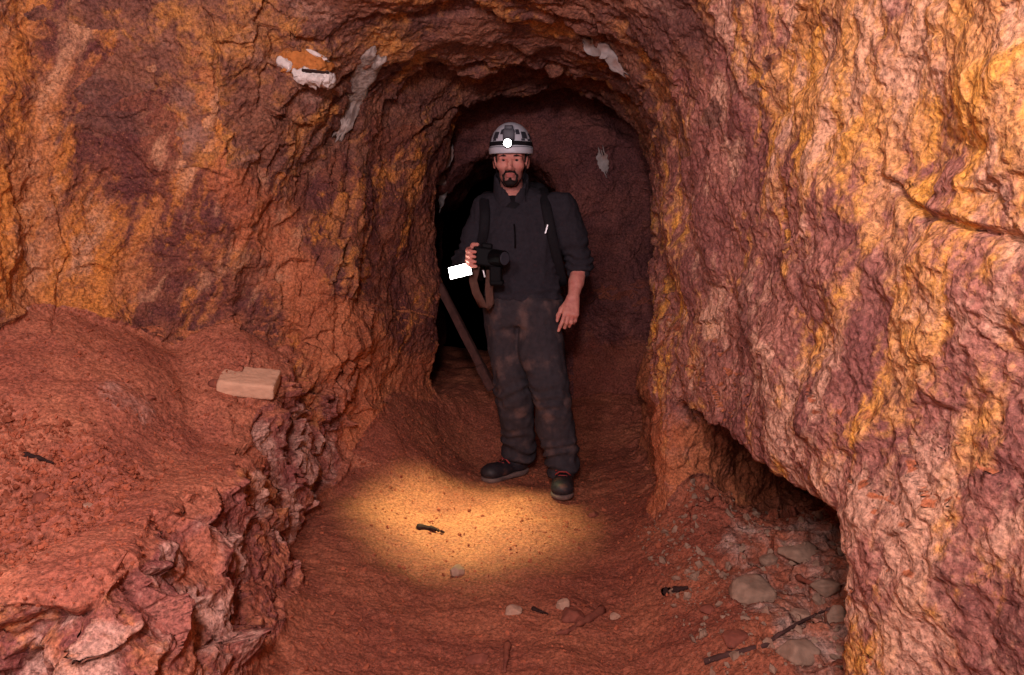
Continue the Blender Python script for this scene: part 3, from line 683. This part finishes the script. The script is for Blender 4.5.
# boots
for an, to in ((ankR, toeR), (ankL, toeL)):
    dr_ = np.array([to[0]-an[0], to[1]-an[1], 0]); dr_ /= np.linalg.norm(dr_); sd_ = np.array([-dr_[1], dr_[0], 0]); gz_ = an[2]-.09
    bp = lambda u, v, z_: np.array([an[0], an[1], gz_])+dr_*u*1.08+sd_*v*1.1+np.array([0, 0, z_*1.12])
    Mb = np.stack([dr_, sd_, np.array([0, 0, 1.])], 1)
    f = Field(np.minimum(bp(-.12, -.14, -.01), bp(.26, .14, .22))-np.array([.12, .12, .02]), np.maximum(bp(-.12, -.14, 0), bp(.26, .14, .22))+.12, .006)
    f.ell(bp(-.02, 0, .055), (.066, .048, .056), .02, Mb); f.ell(bp(.10, 0, .045), (.09, .055, .042), .04, Mb); f.ell(bp(.155, 0, .046), (.054, .053, .043), .02, Mb)
    f.cap(bp(-.012, 0, .06), bp(-.018, 0, .17), .046, .05, .03)
    f.put(bp(0, 0, 0)-.3, bp(0, 0, 0)+np.array([.3, .3, .02]), lambda X, Y, Z: Z-(gz_+.022)+0*X+0*Y, .004, True)
    bt = kid('boot', f.mesh('boot', 2), BOOT); tag(bt, 'dusty black hiking boot with red laces')
    f = Field(np.minimum(bp(-.12, -.14, -.02), bp(.26, .14, .05))-np.array([.12, .12, .01]), np.maximum(bp(-.12, -.14, 0), bp(.26, .14, .05))+.12, .006)
    f.ell(bp(-.02, 0, .016), (.071, .050, .03), .02, Mb); f.ell(bp(.07, 0, .016), (.118, .051, .026), .03, Mb); f.ell(bp(.15, 0, .018), (.062, .057, .028), .02, Mb)
    f.put(bp(0, 0, 0)-.3, bp(0, 0, 0)+np.array([.3, .3, .0]), lambda X, Y, Z: Z-(gz_+.0)+0*X+0*Y, .004, True)
    f.put(bp(0, 0, 0)-.3, bp(0, 0, 0)+np.array([.3, .3, .1]), lambda X, Y, Z: (gz_+.03)-Z+0*X+0*Y, .004, True)
    kid('sole', f.mesh('sole', 1), SOLE, bt)
    bm = bmesh.new()
    for q_ in range(4):
        u = .045+.022*q_; h_ = .098-.011*q_
        tube(bm, [bp(u, -.034, h_-.012), bp(u+.006, -.015, h_+.004), bp(u+.012, .0, h_+.006), bp(u+.006, .015, h_+.004), bp(u, .034, h_-.012)], .004)
    pkid('laces', bm, LACE, bt)
    f = Field(np.minimum(bp(.1, -.1, 0), bp(.23, .1, .09))-.06, np.maximum(bp(.1, -.1, 0), bp(.23, .1, .09))+.06, .006)
    f.ell(bp(.160, 0, .046), (.052, .0555, .041), .01, Mb); f.put(bp(0, 0, 0)-.3, bp(0, 0, 0)+np.array([.3, .3, .02]), lambda X, Y, Z: Z-(gz_+.03)+0*X+0*Y, .004, True)
    tag(kid('toe_cap', f.mesh('toe_cap', 1), BOOT, bt), 'scuffed rounded toe cap')
for o in list(man.children_recursive):
    if o.parent is not man: o.matrix_parent_inverse = Matrix.Identity(4)
# backpack on his back
pack = empty('backpack', (.06, 3.95, 1.0)); tag(pack, "black backpack worn on the man's back with straps over both shoulders", 'backpack')
f = Field((-.3, 3.75, .92), (.42, 4.28, 1.62), .01)
f.box((.05, 3.99, 1.24), (.165, .105, .25), .07); f.box((.05, 4.0, 1.50), (.13, .08, .05), .045, .03)
o = obj('pack', f.mesh('pack', 2, lambda V: .006*fbm(V*9, 3, ridge=True)), BLACK, pack); o.matrix_parent_inverse = Matrix.Translation(-pack.location)
def strap(pts, name='shoulder_strap'):
    bm = bmesh.new(); pp = []
    for a_, c_ in zip(pts[:-1], pts[1:]): pp += [a_+(c_-a_)*q_/4 for q_ in range(4)]
    pp.append(pts[-1]); sm_ = [pp[0]]+[(pp[q_-1]+2*pp[q_]+pp[q_+1])/4 for q_ in range(1, len(pp)-1)]+[pp[-1]]
    tube(bm, sm_, (.025, .008), 12, (1, 0, .15)); o = bm_obj(name, bm, BLACK, pack); o.matrix_parent_inverse = Matrix.Translation(-pack.location); return o
sl_ = strap([A(538, 196, 3.90), A(543, 188, 3.80), A(544, 194, 3.70), A(546, 206, 3.645), A(549, 222, 3.625), A(553, 240, 3.635), A(558, 262, 3.67), A(563, 285, 3.74)])
sr_ = strap([A(492, 197, 3.92), A(487, 192, 3.82), A(484, 200, 3.72), A(485, 214, 3.66), A(484, 232, 3.66), A(480, 250, 3.70), A(478, 280, 3.76)])
bm = bmesh.new(); boxat(bm, A(546.5, 229, 3.612), (.004, .003, .022), np.array(Matrix.Rotation(.25, 3, 'Y'))); o = bm_obj('buckle', bm, STEEL, sl_, False, .001); 
# camera with its lamp, held in the right hand
cm = empty('video_camera', tuple(CAMC)); tag(cm, "black camera with a bright square lamp held in the man's hand at his waist", 'camera')
def cpart(name, bm, mat, parent=None, bevel=0., smooth=False):
    o = bm_obj(name, bm, mat, parent or cm, smooth, bevel)
    if parent is None: o.matrix_parent_inverse = Matrix.Translation(-cm.location)
    return o
I3 = np.array(Matrix.Rotation(.15, 3, 'Y'))
bm = bmesh.new(); boxat(bm, g(.0, 0, .0), (.062, .032, .042), I3); boxat(bm, g(.005, .0, .05), (.026, .026, .014), I3); boxat(bm, g(-.058, -.008, -.002), (.014, .036, .040), I3); cpart('camera_body', bm, BLKP, None, .008)
bm = bmesh.new(); disc(bm, g(.058, -.045, -.004), (.75, -.65, -.05), .036, .075); lens = cpart('lens', bm, BLKP, None, .004); 
bm = bmesh.new(); disc(bm, g(.084, -.068, -.006), (.75, -.65, -.05), .03, .012); cpart('lens_ring', bm, DGREY, lens, .002)
bm = bmesh.new(); boxat(bm, g(.045, -.005, -.085), (.028, .026, .045)); boxat(bm, g(.05, -.005, -.118), (.032, .03, .012)); cpart('tripod_grip', bm, BLKP, None, .008)
bm = bmesh.new(); boxat(bm, g(-.008, -.04, -.075), (.0045, .004, .018), np.array(Matrix.Rotation(-.25, 3, 'Y'))); tag(cpart('highlight_bar', bm, STEEL, None, .002), 'small shiny bar standing in for a bright highlight')  # metal bar put in for the bright highlight below the camera body
LP = A(460, 271, 3.44); ML = np.array(Matrix.Rotation(-.24, 3, 'Y') @ Matrix.Rotation(-.55, 3, 'X'))
bm = bmesh.new(); boxat(bm, LP+np.array([0, .012, .0]), (.056, .010, .034), ML); lampbox = cpart('lamp_panel', bm, BLKP, None, .003)
bm = bmesh.new(); boxat(bm, LP+ML@np.array([0, .0, 0]), (.050, .003, .030), ML); tag(cpart('lamp_glass', bm, LAMP, lampbox, .002), 'glowing white square')
bm = bmesh.new(); tube(bm, [LP+np.array([.035, .02, 0]), g(-.055, .0, -.045), g(-.03, 0, -.03)], .008); cpart('lamp_arm', bm, BLKP)
STRAP = plain('brown_webbing', srgb(92, 66, 56), .9, .25, 60, .15)
bm = bmesh.new(); tube(bm, [g(-.045, .01, -.04), A(473, 280, 3.50), A(476, 292, 3.52), A(483, 306, 3.54), A(487, 309, 3.54), A(490, 303, 3.54), A(489, 290, 3.53), g(.02, .015, -.06)], (.020, .003), 10, (1, 0, .2)); cpart('carry_strap', bm, STRAP, smooth=True)
lampbox.matrix_parent_inverse = Matrix.Translation(-cm.location)
for o in list(cm.children_recursive)+list(pack.children_recursive):
    if o.parent not in (cm, pack): o.matrix_parent_inverse = Matrix.Identity(4)
# ------------------------------------------------------------------ loose things lying about
WOOD = NT('weathered_grey_wood'); _p = WOOD.pos(scale=(1, 1, .12), rot=(0, -.44, 0)); _n = WOOD.noise(_p, 60, 6, .6)
WOOD = WOOD.done(WOOD.mix(WOOD.ramp(_n, .35, .65), srgb(120, 106, 98), srgb(184, 172, 160)), .9, WOOD.bump(_n, .006), .15)
DWOOD = plain('dark_old_timber', srgb(84, 58, 52), .9, .4, 30, .15, bd=.004)
TWIG = plain('dark_twig_bark', srgb(54, 36, 32), .9, .4, 60, .15, bd=.003)
PALE = plain('pale_grey_crust', srgb(166, 158, 152), .9, .25, 40, .15, bd=.004, dust=.6, dustc=srgb(150, 104, 84))
CHALK = plain('white_chalky_stone', srgb(214, 206, 196), .9, .2, 45, .15, bd=.003, dust=.5, dustc=srgb(190, 150, 126))
ODUST = plain('orange_dust', srgb(186, 118, 62), .95, .3, 60, .1, bd=.003)
BRICK = plain('pinkish_worn_brick', srgb(206, 164, 132), .9, .12, 25, .15, bd=.003, dust=.7, dustc=srgb(188, 122, 86))
STONEP = plain('pale_dusty_stone', srgb(174, 140, 116), .9, .3, 35, .15, bd=.004, dust=.6, dustc=srgb(150, 92, 66))
STONEG = plain('grey_brown_stone', srgb(152, 124, 102), .9, .35, 35, .15, bd=.004, dust=.6, dustc=srgb(146, 92, 70))
STONER = plain('red_brown_stone', srgb(132, 76, 60), .9, .35, 35, .15, bd=.004, dust=.5, dustc=srgb(164, 96, 66))
STONED = plain('dark_blue_grey_stone', srgb(64, 60, 64), .8, .35, 35, .25, bd=.004)
def icos(sub=3):
    bm = bmesh.new(); bmesh.ops.create_icosphere(bm, subdivisions=sub, radius=1); v = np.array([x.co[:] for x in bm.verts]); q = np.array([[x.index for x in f.verts] for f in bm.faces]); bm.free(); return v, q
IV, IQ = icos(4); JV, JQ = icos(1)
def stone(name, px, py, wpx, hpx, mat, label, cat='stone', seed=0, flat=.8, sink=.25, group=None, rot=0.):
    h, n = hit(px, py); s = h[1]/F*cp          # metres per pixel there
    rx, rz = wpx*s/2, hpx*s/2; rs = np.random.RandomState(seed+int(px*7+py))
    v = IV.copy(); pl_ = rs.normal(size=(15, 3)); pl_ /= np.linalg.norm(pl_, axis=1)[:, None]; dd_ = rs.uniform(.72, 1.05, 15)
    v = v*np.minimum((dd_/np.maximum(v@pl_.T, .05)).min(1), 1.25)[:, None]*(1+.035*fbm(v*3+rs.rand(3)*40, 4))[:, None]
    v = v*np.array([rx, max(rx, rz)*flat, rz]); a = rot; v[:, 0], v[:, 2] = v[:, 0]*math.cos(a)-v[:, 2]*math.sin(a), v[:, 0]*math.sin(a)+v[:, 2]*math.cos(a)
    o = obj(name, mesh_np(name, v, IQ, True), mat); o.location = Vector(h)+Vector((0, 0, 1))*rz*(1-2*sink)*.6
    return tag(o, label, cat, group)
def ribbon(name, pts, mat, label, cat, th=.012, lift=.012, jag=.15, seed=0, n=40, m=8, curl=0., parent=None):
    """a strip of material lying on the rock, pts = (px, py, width in px)"""
    rs = np.random.RandomState(seed); hs = [hit(p[0], p[1]) for p in pts]
    C = np.array([h[0][:] for h in hs]); my = np.median(C[:, 1]); C = np.array([c if abs(c[1]-my) < .22 else at(q_[0], q_[1], my) for c, q_ in zip(C, pts)]); dp = np.array([0, 0, CAMZ])-C; dp /= np.linalg.norm(dp, axis=1)[:, None]
    Nn = np.array([h[1][:] for h in hs]); Nn = np.where((Nn*dp).sum(1)[:, None] < 0, -Nn, Nn); Nn = Nn*.4+dp*.6; Nn /= np.linalg.norm(Nn, axis=1)[:, None]
    ii = np.linspace(0, len(pts)-1, n); lerp = lambda a: np.stack([np.interp(ii, range(len(pts)), a[:, k]) for k in range(a.shape[1])], 1)
    Cd, Nd = lerp(C+Nn*lift), lerp(Nn); Nd /= np.linalg.norm(Nd, axis=1)[:, None]
    W = np.interp(ii, range(len(pts)), [p[2] for p in pts])*Cd[:, 1]/F
    T = np.gradient(Cd, axis=0); T /= np.linalg.norm(T, axis=1)[:, None]; S_ = np.cross(T, Nd); S_ /= np.linalg.norm(S_, axis=1)[:, None]
    us = np.linspace(-.5, .5, m); V_ = []
    for side in (1, -1):
        for i in range(n):
            wob = 1+jag*perlin(np.array([[i*.16, seed, 1.]]))[0]
            for k, u in enumerate(us):
                e = perlin(np.array([[u*7, seed*3., 2.]]))[0]*jag*.16*(1 if i in (0, 1, n-1, n-2) else 0)
                off = th*(side*.5*math.sqrt(max(0, 1-(2*u)**4)))+curl*(u*u)+.25*th*perlin(np.array([[u*9, i*.12, seed+5.]]))[0]
                V_.append(Cd[i]+S_[i]*W[i]*u*wob+Nd[i]*off+T[i]*e)
    V_ = np.array(V_); q = []; idx = lambda s_, i, k: s_*n*m+i*m+k
    for i in range(n-1):
        for k in range(m-1):
            q.append([idx(0, i, k), idx(0, i, k+1), idx(0, i+1, k+1), idx(0, i+1, k)]); q.append([idx(1, i, k), idx(1, i+1, k), idx(1, i+1, k+1), idx(1, i, k+1)])
        for k in (0, m-1): q.append([idx(0, i, k), idx(0, i+1, k), idx(1, i+1, k), idx(1, i, k)])
    for k in range(m-1):
        for i in (0, n-1): q.append([idx(0, i, k), idx(0, i, k+1), idx(1, i, k+1), idx(1, i, k)])
    base = V_.mean(0); bm = bmesh.new(); bv = [bm.verts.new(v-base) for v in V_]
    for f_ in q: bm.faces.new([bv[a] for a in f_])
    o = bm_obj(name, bm, mat, parent); o.location = base
    return tag(o, label, cat) if label else o
def stick(name, pts, r, mat, label, cat='stick', lift=.6, group=None, seed=1):
    P = [Vector(hit(*p)[0])+Vector((0, 0, r*lift)) for p in pts]; base = sum(P, Vector())/len(P); rs = random.Random(seed)
    D_ = []
    for a_, c_ in zip(P[:-1], P[1:]): D_ += [a_+(c_-a_)*k/5+Vector((rs.uniform(-1, 1), rs.uniform(-1, 1), rs.uniform(0, 1)))*r*.15 for k in range(5)]
    D_.append(P[-1]); bm = bmesh.new(); pts_ = [d-base for d in D_]; n = len(pts_); rings = []
    for i, p in enumerate(pts_):
        d = (pts_[min(i+1, n-1)]-pts_[max(i-1, 0)]).normalized(); u = d.orthogonal().normalized(); v = d.cross(u); rr = r*(1.15-.75*i/(n-1))*rs.uniform(.85, 1.15)
        rings.append([bm.verts.new(p+(u*math.cos(2*PI*k/9)+v*math.sin(2*PI*k/9))*rr*rs.uniform(.85, 1.12)) for k in range(9)])
    for a_, c_ in zip(rings[:-1], rings[1:]):
        for k in range(9): bm.faces.new([a_[k], a_[(k+1) % 9], c_[(k+1) % 9], c_[k]])
    bm.faces.new(rings[0][::-1]); bm.faces.new(rings[-1]); o = bm_obj(name, bm, mat); o.location = base
    return tag(o, label, cat, group)
# the brick on the ledge
bh = hit(247, 403)[0]
f = Field((-.14, -.12, -.06), (.14, .12, .06), .005); f.box((0, 0, 0), (.101, .074, .030), .008); f.ell((-.1, -.085, .03), (.03, .02, .015), .01, sub=True); f.ell((.09, .02, .038), (.02, .03, .011), .008, sub=True)
o = obj('brick', f.mesh('brick', 1, lambda V: .0016*fbm(V*60, 3), sub=1), BRICK); o.location = Vector(bh)+Vector((-.010, .060, .066)); o.rotation_euler = (math.radians(17), math.radians(7), math.radians(8))
tag(o, 'pale worn brick lying flat on the edge of the left rock ledge', 'brick')
# things caught on the rock around the arch
ribbon('split_timber', [(379, 40, 12), (372, 52, 30), (362, 75, 24), (352, 100, 20), (343, 124, 15), (337, 140, 9)], WOOD, 'weathered grey splintered timber standing on the left edge of the arch', 'wood', th=.03, lift=.02, jag=.35, seed=3, n=60, m=12)
fl = hit(310, 70); fs = fl[0][1]/F
t = empty('broken_stone', tuple(Vector(fl[0])+Vector((0, -.02, 0)))); tag(t, 'chipped chalky white stone with an orange dusty top, stuck in the upper left wall', 'stone')
def lump(name, c, r, mat, rot, amp, h=.006):
    f = Field(np.array(c)-np.array(r)*1.6-.02, np.array(c)+np.array(r)*1.6+.02, h); f.box(c, r, min(r)*.75, .01, np.array(Matrix.Rotation(rot, 3, 'Y')))
    o = obj(name, f.mesh(name, 1, lambda V: amp*(crag(V*28)[0]+.5*fbm(V*40, 3)), sub=1), mat, t); return o
lump('dust_cap', (-.015, .0, .012), (.092, .05, .042), ODUST, .30, .014); tag(t.children[0], 'orange dust covered top')
lump('pale_rim', (.025, -.005, .050), (.062, .035, .008), CHALK, .55, .006)
lump('pale_rim', (-.075, -.02, .008), (.030, .04, .018), CHALK, .5, .006)
lump('pale_front', (.028, -.025, -.038), (.068, .04, .024), CHALK, .14, .014)
lump('dark_seam', (.04, -.055, -.024), (.05, .012, .006), TWIG, .1, .003, .003)
ribbon('torn_sheet', [(583, 38, 5), (590, 44, 14), (602, 48, 16), (611, 55, 12), (615, 63, 11), (625, 73, 4)], PALE, 'crumpled grey torn sheet hanging at the upper right of the arch', 'torn sheet', th=.010, lift=.022, jag=.5, seed=9, n=40, m=10)
ribbon('mineral_crust', [(452, 148, 4), (450, 156, 8), (446, 164, 7), (443, 170, 3)], PALE, 'upper pale crust patch on the left rim behind the man', 'mineral crust', th=.012, lift=.012, jag=.5, seed=12)
ribbon('mineral_crust', [(443, 173, 4), (441, 184, 10), (442, 196, 9), (440, 208, 4)], PALE, 'lower pale crust patch on the left rim at the height of the man\'s chest', 'mineral crust', th=.012, lift=.012, jag=.5, seed=14)
ribbon('mineral_crust', [(601, 151, 5), (602, 158, 12), (604, 166, 10), (606, 171, 4)], PALE, "small pale crust patch on the dark rock right of the man's helmet", 'mineral crust', th=.010, lift=.008, jag=.5, seed=16)
# old post leaning on the left wall behind him
pa, pb = Vector(A(439, 284, 4.28)), Vector(A(492, 388, 4.22)); pb.z = max(pb.z, gf(pb.x, pb.y)+.02)
dv = (pb-pa); Lp = dv.length; f = Field((-.06, -.05, -Lp/2-.04), (.06, .05, Lp/2+.04), .006); f.box((0, 0, 0), (.026, .022, Lp/2), .006); f.box((.006, 0, -Lp/2+.07), (.034, .024, .08), .008)
o = obj('timber_post', f.mesh('timber_post', 1, lambda V: .003*fbm(V*np.array([60, 60, 6]), 3)), DWOOD); o.location = (pa+pb)/2; o.rotation_euler = (-dv).to_track_quat('Z', 'Y').to_euler()
tag(o, 'dark old timber post leaning on the left wall behind the man', 'post')
# stones
stone('stone', 458, 574, 18, 15, STONEP, 'pinkish flat stone in the middle of the floor, nearest the lit patch', seed=1, flat=.7, rot=-.4)
stone('stone', 513, 612, 18, 10, STONEP, 'flat pale stone on the floor left of the thick stick', seed=2)
stone('stone', 563, 606, 14, 13, STONEP, 'round pale stone just above the thick stick on the floor', seed=3)
stone('stone', 572, 619, 28, 18, STONER, 'largest reddish stone under the thick stick on the floor', seed=4, sink=.35)
stone('stone', 592, 516, 12, 8, STONER, "small reddish stone on the floor right of the man's front boot", seed=5)
stone('stone', 478, 661, 22, 14, STONER, 'reddish stone at the bottom edge left of the upright stick', seed=6, sink=.35)
stone('stone', 615, 618, 10, 8, STONEP, 'small pale stone right of the thick stick', seed=7)
stone('stone', 752, 598, 46, 36, STONEG, 'large pale dusty slab in front of the right hollow', seed=8, flat=.9, sink=.42, rot=.5)
stone('stone', 799, 556, 36, 22, STONEG, 'pale grey block at the back of the right hollow', seed=9, sink=.3)
stone('stone', 826, 589, 28, 20, STONEG, 'pale grey block beside the right wall inside the hollow', seed=10, sink=.3)
stone('stone', 743, 589, 13, 11, STONED, 'small dark stone beside the large pale slab', seed=11)
stone('stone', 770, 562, 18, 12, STONEG, 'grey brown stone behind the large pale slab', seed=12)
stone('stone', 800, 652, 44, 26, STONEG, 'broad grey stone at the bottom right below the root', seed=13, sink=.4)
stone('stone', 735, 640, 26, 16, STONER, 'reddish stone at the bottom left of the rubble', seed=14, sink=.35)
stone('stone', 838, 620, 24, 22, STONEG, 'grey stone against the foot of the right wall', seed=15, sink=.35)
stone('stone', 708, 612, 16, 10, STONER, 'small reddish stone right of the short dark stick', seed=16)
stone('stone', 800, 617, 24, 12, STONEP, 'flat tan stone above the root in the rubble', seed=17, sink=.35)
stone('stone', 216, 385, 13, 10, STONER, 'reddish stone on the ledge just left of the brick', seed=18, sink=.35)
#, 40, 34, STONEP, 'pale angular rock at the lip of the ledge', seed=19, sink=.4, flat=.9)
stone('stone', 150, 398, 10, 6, STONER, 'small reddish stone on the open sand of the ledge', seed=20)
stone('stone', 40, 500, 16, 11, STONER, 'reddish stone among the gravel at the far left', seed=21)
stone('stone', 86, 508, 12, 9, STONEP, 'ochre stone at the right end of the ledge gravel', seed=22)
# sticks
stick('stick', [(417, 529), (431, 530), (444, 534)], .013, TWIG, 'short dark stick lying beside the lit patch of floor')
stick('stick', [(603, 612), (585, 623), (567, 634), (556, 636)], .012, STONER, 'thick reddish stick lying on the floor before the rubble')
stick('stick', [(664, 595), (675, 592), (688, 590)], .013, TWIG, 'short dark stick at the foot of the right wall')
stick('stick', [(508, 646), (506, 658), (505, 674)], .010, STONER, 'stick pointing at the viewer at the bottom edge of the floor')
stick('stick', [(533, 610), (541, 613), (548, 615)], .007, TWIG, 'thin dark stick between the two pale floor stones')
stick('stick', [(24, 456), (38, 459), (54, 465)], .007, TWIG, 'thin dark strip standing in for a slit of shadow on the ledge at the far left')  # dark strip modelled in place of a narrow slit of shadow
stick('stick', [(798, 579), (808, 584), (818, 586)], .009, STONER, 'brown stick between the grey blocks of the right hollow')
stick('root', [(705, 664), (719, 659), (742, 653), (766, 647), (780, 636), (794, 628), (812, 618), (830, 610)], .008, DWOOD, 'long thin root running across the rubble on the right', 'root')
GRIT = plain('rust_red_grit', srgb(168, 94, 66), .9, .45, 18, .15, bd=.002)
# fine gravel nobody could count
def gravel_of(name, mask, num, smin_, smax_, mat, label, seed):
    rs = np.random.RandomState(seed); ids = np.flatnonzero(mask); w_ = ids[rs.randint(0, len(ids), num)]
    sc = smin_*(smax_/smin_)**(rs.rand(num)**3.0); c = V[w_]+rs.normal(size=(num, 3))*[.01, .01, 0]
    q = rs.normal(size=(num, 4)); q /= np.linalg.norm(q, axis=1)[:, None]; a, b_, c_, d_ = q.T
    M = np.stack([1-2*(c_*c_+d_*d_), 2*(b_*c_-a*d_), 2*(b_*d_+a*c_), 2*(b_*c_+a*d_), 1-2*(b_*b_+d_*d_), 2*(c_*d_-a*b_), 2*(b_*d_-a*c_), 2*(c_*d_+a*b_), 1-2*(b_*b_+c_*c_)], 1).reshape(-1, 3, 3)
    vv = JV[None]*(1+.35*rs.normal(size=(num, len(JV), 1))).clip(.5, 1.5)*np.array([1, .8, .6])
    vv = np.einsum('nij,nvj->nvi', M, vv)*sc[:, None, None]+c[:, None, :]
    qq = (JQ[None]+np.arange(num)[:, None, None]*len(JV)).reshape(-1, 3)
    return tag(obj(name, mesh_np(name, vv.reshape(-1, 3), qq, False), mat), label, 'gravel', kind='stuff')
front = (vy > 1.2) & (vy < 4.4)
gravel_of('floor_gravel', (w_floor > .6) & front & (vx < .62) & (vx > -.75), 5000, .002, .011, GRIT, 'fine reddish gravel strewn over the tunnel floor', 1)
gravel_of('rubble_gravel', (w_floor > .4) & front & (vx >= .5) & (vx < 1.4) & (vy < 2.9), 2600, .002, .020, STONEG, 'grey brown gravel on the rubble of the right hollow', 2)
gravel_of('ledge_gravel', (gravel > .4) & (w_bench > .5) & front, 5200, .003, .013, GRIT, 'loose reddish gravel on the near part of the left ledge', 3)
gravel_of('ledge_grit', (w_bench > .6) & front & (gravel < .4), 3000, .0018, .007, GRIT, 'fine grit on the sandy part of the left ledge', 4)
# ------------------------------------------------------------------ light
def area(name, loc, target, size, power, col):
    l = bpy.data.lights.new(name, 'AREA'); l.energy = power; l.color = col; l.size = size; l.shape = 'DISK'
    o = bpy.data.objects.new(name, l); COL.objects.link(o); o.location = loc
    o.rotation_euler = (Vector(target)-Vector(loc)).to_track_quat('-Z', 'Y').to_euler(); return o
area('photo_flash', (-.10, -.40, 1.88), (-.1, 3.0, .9), .22, 62, (1, .78, .85))
area('ledge_fill', (-.75, .25, 1.95), (-1.15, 2.9, .9), .25, 32, (1, .78, .83))  # fill lamp added to brighten the left wall and ledge
area('rear_fill', (-.2, -1.2, 1.5), (-.2, 3, 1.0), .8, 25, (1, .76, .80))  # broad soft fill from behind the camera
hl_ = bpy.data.lights.new('hand_lamp_beam', 'SPOT'); hl_.energy = 230; hl_.color = (.95, .95, .46); hl_.spot_size = math.radians(61); hl_.spot_blend = 1.0; hl_.shadow_soft_size = .02
ho = bpy.data.objects.new('hand_lamp_beam', hl_); COL.objects.link(ho); ho.location = LP+ML@np.array([0, -.02, -.02])
ho.rotation_euler = (Vector((-.20, 3.16, 0))-ho.location).to_track_quat('-Z', 'Y').to_euler()
w = bpy.data.worlds.new('world'); SC.world = w; w.use_nodes = True
w.node_tree.nodes['Background'].inputs[0].default_value = (0, 0, 0, 1)
vs = SC.view_settings; vs.view_transform = 'Standard'; vs.look = 'None'; vs.gamma = 1; vs.use_curve_mapping = False; vs.exposure = -.3
